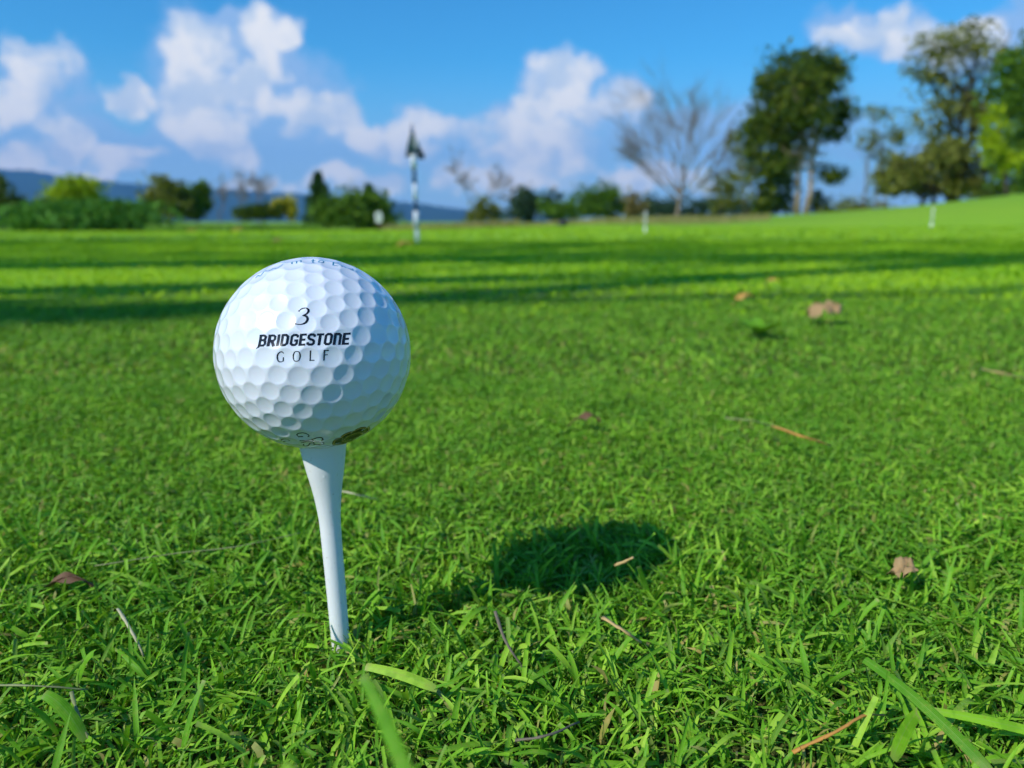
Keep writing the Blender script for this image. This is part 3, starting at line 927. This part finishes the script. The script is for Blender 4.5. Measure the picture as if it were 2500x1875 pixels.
tot = sum(BOLD[c][1] for c in 'BRIDGESTONE') - .07
line_of('BRIDGESTONE', BOLD, 'letter', row_map(404, 786, 1122, 770, tot, 94, .16), M['ink'], label='bold black slanted letter %s of the maker\'s name')
tot = sum(THIN[c][1] for c in 'GOLF') + .62 * 3 - .15
line_of('GOLF', THIN, 'letter', row_map(557, 908, 962, 892, tot, 82, .05), M['ink'], track=.62, label='thin black widely spaced letter %s')
lay_on_ball('digit', glyph(THREE), row_map(708, 612, 808, 608, .80, 126, .12), M['ink'], label='black italic serif digit 3')
fd = frame_dir(810, 112, .0, 2.5)
line_of('in to End', THIN, 'letter', lambda x, y: fd(x - 1.5, y - .55), M['teal_ink'], track=.10, label='small teal letter %s near the top of the ball')
lay_on_ball('flourish', glyph([([(-5.2 + k * .3, -.75 + .05 * k + .22 * math.sin(k * 2.1)) for k in range(11)], .13, True)]), fd, M['teal_ink'], label='teal handwritten flourish left of the small letters')
line_of('GNS', THIN, 'letter', frame_dir(705, 1462, -math.pi / 2, 2.6), M['ink'], track=.12, label='black sideways letter %s at the underside of the ball')
line_of('CO', THIN, 'letter', frame_dir(828, 1500, -math.pi / 2, 2.4), M['ink'], track=.12, label='black sideways letter %s above the tee')
line_of('G', THIN, 'letter', frame_dir(580, 1505, -math.pi / 2, 1.9), M['ink'], label='small black sideways letter %s low on the left')
# round black and gold stamp low on the right
fd = frame_dir(1150, 1500, 0.0, 1.0)
def disc(r0, r1, a0=0, a1=2 * math.pi, n=40, m=10):
    V = [((r0 + (r1 - r0) * j / m) * math.cos(a0 + (a1 - a0) * i / n), (r0 + (r1 - r0) * j / m) * math.sin(a0 + (a1 - a0) * i / n)) for i in range(n + 1) for j in range(m + 1)]
    F = [(i * (m + 1) + j, i * (m + 1) + j + 1, (i + 1) * (m + 1) + j + 1, (i + 1) * (m + 1) + j) for i in range(n) for j in range(m)]
    return np.array(V), F
lay_on_ball('stamp', disc(.02, 4.6), fd, M['ink'], 2.2e-5, 'round black stamp with gold rings')
lay_on_ball('stamp_ring', disc(4.05, 4.45, m=3), fd, M['gold_ink'], 4.4e-5)
lay_on_ball('stamp_ring', disc(2.2, 2.5, m=3), fd, M['gold_ink'], 4.4e-5)
for k in range(7):
    a = -.9 + k * .3
    lay_on_ball('stamp_mark', glyph([([(2.8 * math.cos(a), 2.8 * math.sin(a)), (3.7 * math.cos(a), 3.7 * math.sin(a))], .28, False, .2)]), fd, M['gold_ink'], 4.4e-5)

# ------------------------------------------------------------------ tee
tb_ = at_z(829, 1535, CAMH - .0968)
ax = BC - tb_; LA = np.linalg.norm(ax); ax /= LA
rim = LA - math.sqrt(BR ** 2 - .0054 ** 2)
prof = [(-.032, .0002), (-.030, .0007), (-.024, .0018), (-.018, .00215), (0, .00222), (rim * .30, .00232), (rim * .50, .00240), (rim * .60, .00252), (rim * .70, .00300), (rim * .78, .00360),
        (rim * .85, .00424), (rim * .92, .00480), (rim * .97, .00518), (rim * .992, .00535), (rim + .0002, .00540), (rim + .0003, .0053), (rim - .0002, .0046), (rim - .0012, .0030), (rim - .0017, .0012), (rim - .0018, .0001)]
pq = spline(np.array(prof), 5)
a1 = np.cross(ax, [0, 1.0, 0]); a1 /= np.linalg.norm(a1); a2 = np.cross(ax, a1)
SD = 64
TV = []
for h, r in pq:
    for k in range(SD):
        t = 2 * math.pi * k / SD
        rr = max(r, .00005) * (1 + .004 * math.sin(3 * t + h * 300))
        TV.append(tb_ + ax * h + (a1 * math.cos(t) + a2 * math.sin(t)) * rr)
TF = np.array([(i * SD + k, i * SD + (k + 1) % SD, (i + 1) * SD + (k + 1) % SD, (i + 1) * SD + k) for i in range(len(pq) - 1) for k in range(SD)])
tag(mobj('golf_tee', TV, TF, M['tee'], origin=tb_), 'white painted golf tee with a flared cup stuck in the grass', 'golf tee')

# ------------------------------------------------------------------ striped pin and markers on the practice green
def banded_pole(root, base, hgt, r, bands, tilt=(0, 0)):
    for z0_, z1_, mt in bands:
        p = [base + np.array([tilt[0] * t, tilt[1] * t, t]) for t in np.linspace(z0_, z1_, 3) * hgt]
        mobj('pole_section', *[np.array(q) if i == 0 else q for i, q in enumerate(tube(p, r, 14))], M[mt], root)

pb = at_z(1019, 592, float(terrain(-.4, 3.5)))
pin = empty('golf_pin', pb, 'navy and white striped practice pin with a drooping dark flag', 'golf pin')
PY = pb[1]; pz = lambda row: (at_y(1019, row, PY)[2] - pb[2])
PH = pz(302)
rows_ = [600, 560, 515, 489, 448, 412, 372, 302]
mats_ = ['white_paint', 'white_paint', 'navy_paint', 'white_paint', 'navy_paint', 'white_paint', 'navy_paint']
for i in range(7):
    z0_, z1_ = max(pz(rows_[i]), -.03), pz(rows_[i + 1])
    rr = .0125 if i in (1, 5) else .0095
    v, f = tube([pb + np.array([-.012 * t / PH, 0, t]) for t in np.linspace(z0_, z1_ - .0006, 3)], rr if i < 6 else [.008, .007, .004], 16)
    mobj('pole_section', np.array(v), f, M[mats_[i]], pin)
# flag hanging in folds round the pole
FV, FF = [], []
nu, nvv = 40, 14
zt, zb = pz(316), pz(376)
for j in range(nvv + 1):
    t = j / nvv
    for i in range(nu + 1):
        s = i / nu
        a = s * 2 * math.pi * .98 + 1.2
        wdt = (.005 + .036 * t ** 1.15) * (1 + .28 * math.sin(a * 3 + 1) * t)
        zz = zt + (zb - zt) * t * (1 + .16 * math.sin(a * 1.0 + .4) + .07 * math.sin(a * 3))
        FV.append(pb + np.array([math.cos(a) * wdt * 1.05 + .005 * t - .012, math.sin(a) * wdt * .6, zz]))
FF = np.array([(j * (nu + 1) + i, j * (nu + 1) + i + 1, (j + 1) * (nu + 1) + i + 1, (j + 1) * (nu + 1) + i) for j in range(nvv) for i in range(nu)])
fl = mobj('flag', FV, FF, M['flag_cloth'], pin)
fl['label'] = 'dark green flag hanging limp in folds'
sel = [(j * (nu + 1) + i, j * (nu + 1) + i + 1, (j + 1) * (nu + 1) + i + 1, (j + 1) * (nu + 1) + i) for j in range(4, nvv - 2) for i in range(24, 29)]
FVa = np.array(FV); cxy = pb + np.array([-.012, 0, 0])
FVb = FVa.copy(); FVb[:, :2] = cxy[:2] + (FVa[:, :2] - cxy[:2]) * 1.05
mobj('flag_stripe', FVb, np.array(sel), M['flag_white'], fl)

def marker(label, px, base_row, top_row, Y, r=.009):
    b = at_y(px, base_row, Y)
    zt_ = float(terrain(b[0], b[1]))
    b = np.array([b[0], b[1], zt_]); hgt = at_y(px, top_row, Y)[2] - zt_
    root = empty('green_marker', b, label, 'marker', 'short striped markers on the practice green')
    segs = [(-.1, .30, 'white_paint'), (.302, .44, 'navy_paint'), (.442, .68, 'white_paint'), (.682, .78, 'navy_paint'), (.782, 1.0, 'white_paint')]
    for z0_, z1_, mt in segs:
        v, f = tube([b + np.array([0, 0, t * hgt]) for t in np.linspace(z0_, z1_, 3)], r if mt == 'white_paint' else r * .7, 12)
        mobj('pole_section', np.array(v), f, M[mt], root)
    v, f = tube([b + np.array([0, 0, hgt]), b + np.array([0, 0, hgt + r * 1.1])], [r * .9, r * .3], 12)
    mobj('cap', np.array(v), f, M['white_paint'], root)
marker('short white and navy marker left of the leafless tree', 1575, 566, 518, 7.2)
marker('short white and navy marker at the foot of the right-hand grass bank', 2275, 543, 508, 12.5, .013)
# white number sign on a brown post before the dense shrub
Y = 11.0
b = at_y(926, 560, Y); b[2] = float(terrain(b[0], Y))
sg = empty('sign', b, 'small white rounded sign on a brown post before the dense shrub', 'sign')
zc = at_y(926, 530, Y)[2]
v, f = tube([(b[0], Y, b[2] - .05), (b[0], Y, zc)], .018, 10)
mobj('post', np.array(v), f, M['post_wood'], sg)
PV = []
for s in (-.016, -.028):
    for k in range(32):
        t = 2 * math.pi * k / 32
        ex = abs(math.cos(t)) ** .6 * math.copysign(1, math.cos(t)); ey = abs(math.sin(t)) ** .6 * math.copysign(1, math.sin(t))
        PV.append((b[0] + ex * .046, Y + s, zc + ey * .072))
PF = [tuple(range(31, -1, -1)), tuple(range(32, 64))] + [(k, (k + 1) % 32, 32 + (k + 1) % 32, 32 + k) for k in range(32)]
pl = mobj('plate', np.array(PV), PF, M['white_paint'], sg, False)
MBk = MB()
for sx in (-1, 1):
    MBk.add(tube([(b[0] + sx * .012, Y - .031, zc - .03), (b[0] + sx * .012, Y - .031, zc + .05)], .005, 6))
MBk.build('mark', M['post_wood'], pl)

# ------------------------------------------------------------------ turf
def blades(roots, phi, L, w, th0, th1, segs, cut, rnd, three=True, twist=None, zmin=None):
    n = len(roots)
    d = np.stack([np.sin(phi), np.cos(phi), np.zeros(n)], 1)
    tw = np.zeros(n) if twist is None else twist
    side0 = np.stack([np.cos(phi), -np.sin(phi), np.zeros(n)], 1)
    pos = roots.copy()
    ring_n = 3 if three else 2
    V = np.empty((n, segs + 1, ring_n, 3)); AC = np.empty((n, segs + 1, ring_n)); AL = np.empty((n, segs + 1, ring_n))
    ramp_ = np.linspace(0, 1, ring_n)
    for k in range(segs + 1):
        t = k / segs
        th = th0 + (th1 - th0) * t
        tan = d * np.sin(th)[:, None] + np.array([0, 0, 1.0]) * np.cos(th)[:, None]
        if k:
            pos = pos + tan * (L / segs)[:, None]
            if zmin is not None:
                pos[:, 2] = np.maximum(pos[:, 2], zmin)
        nrm = np.cross(side0, tan)
        ca = np.cos(tw * t)[:, None]; sa = np.sin(tw * t)[:, None]
        side = side0 * ca + nrm * sa
        nr2 = nrm * ca - side0 * sa
        wide = np.where(cut, 1 - .22 * t, np.where(t < .55, 1 - .1 * t, (1 - t) / .45 * .93 + .04)) * (.75 + .25 * min(1, t * 4))
        hw = (w * wide / 2)[:, None]
        for q in range(ring_n):
            s = ramp_[q] * 2 - 1
            p = pos + side * hw * s
            if three and q == 1:
                p = p - nr2 * hw * .35
            V[:, k, q] = p
        AC[:, k] = ramp_; AL[:, k] = t
    idx = np.arange(n)[:, None, None] * ((segs + 1) * ring_n)
    k, q = np.meshgrid(np.arange(segs), np.arange(ring_n - 1), indexing='ij')
    a = (k * ring_n + q).ravel()[None]
    base = np.arange(n)[:, None] * ((segs + 1) * ring_n) + a
    F = np.stack([base, base + 1, base + ring_n + 1, base + ring_n], -1).reshape(-1, 4)
    return V.reshape(-1, 3), F, {'rnd': np.repeat(rnd, (segs + 1) * ring_n), 'across': AC.ravel(), 'along': AL.ravel()}

def field(n, y0, y1, k, pad, rs):
    """n roots spread over the wedge of ground in front of the camera"""
    u = rs.random(n * 2)
    y = np.sqrt(u * (y1 ** 2 - y0 ** 2) + y0 ** 2) if y1 > 1 else y0 + (y1 - y0) * np.sqrt(u * .96 + .04 * rs.random(n * 2))
    x = rs.uniform(-1, 1, n * 2) * (k * y + pad)
    x, y = x[:n], y[:n]
    return np.stack([x, y, terrain(x, y)], 1)

def clumpy(x, y, s, ph):
    return (np.sin(x * s + ph) * np.sin(y * s * 1.13 + ph * 1.7) + np.sin(x * s * 2.3 + y * s * .9 + ph * 2) * .6 + np.sin(y * s * 2.9 - x * s * 1.7) * .4) / 2

tee_xy = tb_[:2]
rs = np.random.default_rng(101)
def turf(name, label, n, y0, y1, k, pad, Lr, wr, segs, three, mat, low_share=.5, seed=0, tall=1.0, pw=1.0, dry_share=.06):
    rs = np.random.default_rng(seed)
    rt_ = field(n, y0, y1, k, pad, rs)
    cl = clumpy(rt_[:, 0], rt_[:, 1], 55, seed)
    phi = rs.uniform(0, 2 * math.pi, n) + cl * .6
    low = rs.random(n) < low_share
    L = rs.uniform(Lr[0], Lr[1], n) * np.where(low, 1.0, .75) * (1 + .22 * cl) * tall
    w = rs.uniform(wr[0], wr[1], n)
    th0 = np.where(low, rs.uniform(.5, 1.25, n), rs.uniform(.05, .6, n))
    th1 = np.where(low, rs.uniform(1.35, 1.95, n), rs.uniform(.5, 1.35, n))
    rnd = np.clip(rs.random(n) ** pw + cl * .10, 0.0, 1)
    dry = rs.random(n) < dry_share
    rnd = np.where(dry, rs.uniform(0, .05, n), np.maximum(rnd, .07))
    L = np.where(dry, L * .7, L)
    # the tee stands clear of the roots
    dx = rt_[:, :2] - tee_xy
    dist = np.linalg.norm(dx, axis=1)
    keep = dist > .0030
    infront = (dist < .016) & (rt_[:, 1] < tee_xy[1] + .002)
    L = np.where(infront, np.minimum(L, .0085), L)
    zmin = rt_[:, 2] + rs.uniform(.0006, .0055, n)
    args = [a[keep] for a in (rt_, phi, L, w, th0, th1)]
    V, F, A = blades(*args, segs, (rs.random(n) < .45)[keep], rnd[keep], three, rs.normal(size=n)[keep] * .9, zmin[keep])
    o = mobj(name, V, F, mat, None, True, A)
    return tag(o, label, 'grass', kind='stuff')

turf('grass', 'short mown green grass round the tee', 62000, .055, .46, .80, .05, (.0045, .0115), (.0004, .0011), 3, True, M['blade'], .78, 1)
turf('grass', 'fine thin blades filling the turf round the tee', 110000, .055, .50, .80, .05, (.0035, .0100), (.00035, .0009), 2, False, M['blade'], .70, 8)
turf('grass', 'loose clippings and dry flakes lying between the blades', 9000, .07, .60, .78, .04, (.003, .008), (.0006, .0018), 2, False, M['blade'], 1.0, 9, dry_share=.60)
turf('grass', 'scattered taller grass blades in the foreground', 3300, .075, .24, .74, .02, (.010, .019), (.0007, .0015), 5, True, M['blade'], .45, 2)
turf('grass', 'short green grass stretching away behind the ball', 95000, .44, 1.02, .80, .05, (.005, .010), (.0008, .0017), 2, False, M['blade'], .82, 3)
turf('grass', 'smooth close-cut grass of the practice green', 85000, .85, 4.2, .80, .10, (.006, .010), (.003, .007), 2, False, M['green_blade'], .95, 4)
turf('grass', 'far close-cut grass of the practice green', 25000, 4.0, 15, .85, .2, (.012, .022), (.014, .035), 2, False, M['green_blade'], .95, 5)

# taller grass standing far off
def far_grass(label, Y0, Y1, u0, u1, n, hr, mat, seed):
    rs = np.random.default_rng(seed)
    y = rs.uniform(Y0, Y1, n); x = rs.uniform(u0, u1, n) * y
    rt_ = np.stack([x, y, terrain(x, y)], 1)
    V, F, A = blades(rt_, rs.uniform(0, 6.28, n), rs.uniform(hr[0], hr[1], n), rs.uniform(.02, .05, n), rs.uniform(0, .4, n), rs.uniform(.3, 1.2, n), 2, np.zeros(n, bool), rs.random(n), False)
    tag(mobj('meadow_grass', V, F, mat, None, True, A), label, 'grass', kind='stuff')
M['meadow'] = leafy('meadow_blade', [(0, (.10, .22, .02)), (.6, (.17, .33, .03)), (1, (.28, .42, .06))], trans=.3, rough=.6, spec=.2)
M['tan_grass'] = leafy('tan_rough_blade', [(0, (.20, .22, .05)), (.5, (.34, .30, .09)), (1, (.50, .40, .18))], trans=.3, rough=.6, spec=.2)
ux = lambda px: (px * K - 1250) / FPX
far_grass('bright tall meadow grass right of the wide hedge', 30, 38, ux(330), ux(700), 7000, (.18, .45), M['meadow'], 5)
far_grass('yellowish rough grass at the foot of the leafless tree', 26, 44, ux(1120), ux(1650), 9000, (.06, .20), M['tan_grass'], 6)
far_grass('olive rough grass below the distant ridge', 34, 42, ux(830), ux(1120), 4000, (.2, .45), M['tan_grass'], 7)

# single blades one can pick out
def big_blade(label, p0, p1, bow, w, mat, seg=10, rnd=.5, group='single large grass blades in the foreground', name='grass_blade', cut=True, cat='grass blade'):
    p0, p1 = np.array(p0, float), np.array(p1, float)
    t = np.linspace(0, 1, seg + 1)[:, None]
    mid = (p0 + p1) / 2 + np.array(bow, float)
    c = p0 * (1 - t) ** 2 + 2 * mid * t * (1 - t) + p1 * t * t
    tan = np.gradient(c, axis=0); tan /= np.linalg.norm(tan, axis=1)[:, None]
    vw = c - _C; vw /= np.linalg.norm(vw, axis=1)[:, None]
    sd = np.cross(tan, vw * .7 + np.array([.25, .1, -.55])); sd /= np.linalg.norm(sd, axis=1)[:, None]
    nr = np.cross(sd, tan)
    pr = np.where(t < .5, 1, 1 - (t - .5) * (.5 if cut else 1.85)) * np.minimum(1, .55 + t * 3)
    hw = w / 2 * pr
    V = np.stack([c - sd * hw, c - nr * hw * .35, c + sd * hw], 1).reshape(-1, 3)
    F = np.array([(i * 3 + q, i * 3 + q + 1, (i + 1) * 3 + q + 1, (i + 1) * 3 + q) for i in range(seg) for q in range(2)])
    n = (seg + 1) * 3
    o = mobj(name, V, F, mat, None, True, {'rnd': np.full(n, rnd), 'across': np.tile([0, .5, 1.0], seg + 1), 'along': np.repeat(t.ravel(), 3)}, origin=p0)
    return tag(o, label, cat, group)
def PZ(x, y, z): return at_z(x * K, y * K, z)
def PD(x, y, Y_): return at_y(x * K, y * K, Y_)
big_blade('large blurred green blade rising from the bottom edge right of the tee', PD(905, 1745, .058), PD(785, 1462, .078), (0, 0, .0015), .0015, M['blade'], rnd=.45)
big_blade('pale blurred blade tip at the bottom edge below the tee', PD(640, 1790, .050), PD(618, 1650, .060), (0, 0, 0), .0014, M['blade'], rnd=.85)
big_blade('long dark green blade slanting to the bottom right corner', PZ(2160, 1690, .006), PZ(1868, 1425, .012), (0, 0, .003), .0022, M['blade'], rnd=.15)
big_blade('long pale green blade lying flat at the right edge', PZ(2300, 1600, .009), PZ(2012, 1535, .010), (0, 0, .001), .0019, M['blade'], rnd=.75)
big_blade('broad torn pale green blade lying flat right of the tee foot', PZ(945, 1490, .007), PZ(790, 1440, .010), (0, 0, .0015), .0022, M['blade'], rnd=.97)
big_blade('long green blade leaning left across the lower left corner', PZ(185, 1600, .006), PZ(95, 1500, .015), (0, 0, .004), .0024, M['blade'], rnd=.45)
big_blade('tall green blade standing in the lower left grass', PZ(165, 1480, .006), PZ(205, 1410, .016), (0, 0, .003), .0022, M['blade'], rnd=.6)
big_blade('upright green blade near the middle of the lower right grass', PZ(1930, 1640, .006), PZ(1985, 1540, .020), (0, 0, .003), .0026, M['blade'], rnd=.7)

def straw(label, pts, w, mat, group='dry straws lying in the grass', name='straw', cat='straw'):
    P3 = np.array([at_z(x * K, y * K, z) for x, y, z in pts])
    c = spline(P3, 5) if len(P3) > 2 else np.linspace(P3[0], P3[1], 6)
    rs_ = np.random.default_rng(len(label))
    r_ = np.linspace(1, .6, len(c)) * w / 2 * rs_.uniform(.7, 1.25, len(c))
    c = c + np.cumsum(rs_.normal(size=c.shape), axis=0) * w * .06
    v, f = tube(c, r_, 6)
    v = np.array(v); cc = np.repeat(c, 6, axis=0)
    v[:, 2] = cc[:, 2] + (v[:, 2] - cc[:, 2]) * .5          # flattened stalk
    tag(mobj(name, v, f, M[mat], None, True, origin=P3[0]), label, cat, group)
straw('orange dry straw lying on the grass at the right', [(1668, 920, .016), (1730, 942, .018), (1795, 964, .013)], .0020, 'orange_straw')
straw('tan dry straw at the right edge of the picture', [(2122, 797, .017), (2165, 806, .019), (2222, 820, .014)], .0024, 'straw')
straw('short tan straw chip at the edge of the ball\'s shadow', [(1328, 1223, .011), (1366, 1206, .015)], .0017, 'straw')
straw('tan split straw lying in front of the ball\'s shadow', [(1303, 1336, .013), (1345, 1362, .013), (1382, 1388, .009)], .0013, 'straw')
straw('pale thin straw just behind the tee', [(736, 1061, .014), (775, 1069, .015), (815, 1080, .010)], .0011, 'pale_straw')
straw('whitish frayed straw left of the tee', [(254, 1314, .012), (285, 1362, .011), (312, 1418, .006)], .0009, 'pale_straw')
straw('long thin stalk lying across the grass left of the tee', [(205, 1222, .009), (380, 1195, .010), (520, 1178, .011), (650, 1150, .011)], .0007, 'dull_straw')
straw('grey split twig in the grass right of the tee', [(1070, 1320, .015), (1090, 1375, .012), (1135, 1445, .006)], .0009, 'grey_twig', 'dark twigs lying in the grass', 'twig', 'twig')
straw('faint pale straw behind the orange straw', [(1568, 903, .015), (1620, 908, .016), (1672, 919, .012)], .0016, 'dull_straw')
straw('bent brown straw in the lower right grass', [(1712, 1625, .006), (1800, 1582, .009), (1860, 1545, .010), (1905, 1542, .008)], .0009, 'orange_straw')
straw('bent pale straw in the lower left corner', [(155, 1495, .011), (170, 1545, .010), (195, 1600, .006)], .0008, 'dull_straw')
straw('thin pale straw along the left edge', [(-10, 1480, .009), (90, 1482, .010), (190, 1492, .007)], .0007, 'dull_straw')
straw('thin dark twig in the grass below the ball\'s shadow', [(1115, 1600, .011), (1180, 1590, .013), (1250, 1560, .010)], .0008, 'grey_twig', 'dark twigs lying in the grass', 'twig', 'twig')

def fallen_leaf(label, center, size, mat, curl=.5, yaw=0, aspect=.6, seed=0, lift=0, group='fallen leaves on the grass', stem=True, crumple=1.0):
    """a dry leaf: pointed oval with a midrib, curled and wavy"""
    rs = np.random.default_rng(seed)
    c = np.array(center, float)
    root = empty('fallen_leaf', c, label, 'leaf', group)
    nu_, nw = 14, 8
    V = []
    ph = rs.uniform(0, 6)
    for i in range(nu_ + 1):
        t = i / nu_
        hw = aspect / 2 * math.sin(math.pi * min(1, t ** .8 * .97 + .03)) ** .8 * (1 + .10 * math.sin(t * 21 + ph) + rs.normal() * .07 * crumple)
        for j in range(nw + 1):
            s = j / nw * 2 - 1
            x = (t - .5); y = s * hw
            z = -curl * (x * x) * 1.1 - curl * .9 * y * y * 2 + (.05 * math.sin(8 * t + s * 2 + ph) + .05 * math.sin(13 * t - s * 4 + ph * 2) * abs(s) + rs.normal() * .016) * crumple + .03 * abs(s)
            V.append((x, y, z))
    V = np.array(V) * size
    cy, sy = math.cos(yaw), math.sin(yaw)
    V = np.stack([V[:, 0] * cy - V[:, 1] * sy, V[:, 0] * sy + V[:, 1] * cy, V[:, 2]], 1)
    V[:, 2] -= V[:, 2].min() - lift
    F = np.array([(i * (nw + 1) + j, i * (nw + 1) + j + 1, (i + 1) * (nw + 1) + j + 1, (i + 1) * (nw + 1) + j) for i in range(nu_) for j in range(nw)])
    mobj('leaf_blade', V + c, F, M[mat], root)
    rib = V[nw // 2::nw + 1] + c + np.array([0, 0, size * .012])
    if stem:
        d = rib[0] - rib[1]; rib = np.vstack([rib[0] + d * 3.0 - np.array([0, 0, size * .05]), rib])
    v, f = tube(rib, np.linspace(.022, .008, len(rib)) * size, 5)
    mobj('stem', np.array(v), f, M[mat], root)
    return root
fallen_leaf('dark brown curled leaf arching in the grass at the left', PZ(150, 1280, .005), .019, 'brown_leaf', 1.3, .1, .18, 1, -.003, crumple=.5)
fallen_leaf('reddish tan crumpled leaf in the grass at the right', PZ(1952, 1266, .006), .0085, 'tan_leaf', 1.0, .9, .8, 2, .002, stem=False, crumple=2.6)
fallen_leaf('pinkish tan domed leaf lying on the green at the right', PZ(1782, 684, .012), .036, 'tan_leaf', .8, .2, .9, 3, -.003, stem=False, crumple=1.8)
fallen_leaf('small yellow-brown leaf left of the domed tan leaf', PZ(1608, 652, .012), .026, 'orange_leaf', .9, .4, .5, 4, .002)
fallen_leaf('tiny tan leaf beyond the domed tan leaf', PZ(1672, 612, .012), .022, 'orange_leaf', .6, .2, .5, 5, .002)
fallen_leaf('dark curled leaf in the middle of the grass right of the ball', PZ(1268, 922, .008), .013, 'brown_leaf', 1.1, -.3, .5, 6, .002)
for i, (x, y, Yd, sz, lb) in enumerate([(875, 524, 3.0, .055, 'orange-brown leaf on the green left of the striped pin'), (515, 506, 9, .12, 'orange leaf before the bright meadow strip, the right one of two'),
                                        (415, 508, 9, .10, 'orange leaf before the bright meadow strip, the left one of two'), (600, 525, 3.4, .05, 'faint tan leaf on the shaded green above the ball')]):
    p = PD(x, y, Yd); p[2] = float(terrain(p[0], p[1])) + .01
    fallen_leaf(lb, p, sz, 'orange_leaf', .7, .3 * i, .7, 10 + i, .004)
# dark low object far out on the green: a drooping clod of turf
p = PD(1215, 492, 14); p[2] = float(terrain(p[0], p[1]))
bm = bmesh.new()
bmesh.ops.create_icosphere(bm, subdivisions=4, radius=1)
cv = np.array([v.co[:] for v in bm.verts]); cf = np.array([[v.index for v in f.verts] for f in bm.faces]); bm.free()
cv = cv * (1 + .18 * np.sin(cv[:, :1] * 5 + 1) * np.sin(cv[:, 1:2] * 6) + .10 * np.sin(cv[:, 2:3] * 11 + cv[:, :1] * 7))
cv = cv * np.array([.085, .08, .075]) + p + np.array([0, 0, .03])
tag(mobj('clod', cv, cf, M['dark_thing'], origin=p), 'small dark clod on the far green between the pin and the leafless tree', 'clod')

# broad-leaved weed on the green, right of the ball
wp = PZ(1640, 722, .006)
wd = empty('weed', wp, 'low broad-leaved weed tuft on the green below the small yellow-brown leaf', 'weed')
rs = np.random.default_rng(5)
for k in range(9):
    a = k * 2 * math.pi / 9 + rs.uniform(-.2, .2)
    V, F, A = blades(np.array([wp]), np.array([a]), np.array([rs.uniform(.02, .036)]), np.array([.010]), np.array([.7]), np.array([1.5]), 6, np.array([False]), np.array([rs.uniform(.2, .7)]), True)
    mobj('leaf', V, F, M['blade'], wd, True, A)

S.render.engine = 'CYCLES'
S.cycles.volume_bounces = 0
S.cycles.use_adaptive_sampling = True
S.cycles.adaptive_threshold = 0.04
S.cycles.max_bounces = 4
S.cycles.diffuse_bounces = 2
S.cycles.transmission_bounces = 3
S.cycles.glossy_bounces = 2
S.cycles.transparent_max_bounces = 16
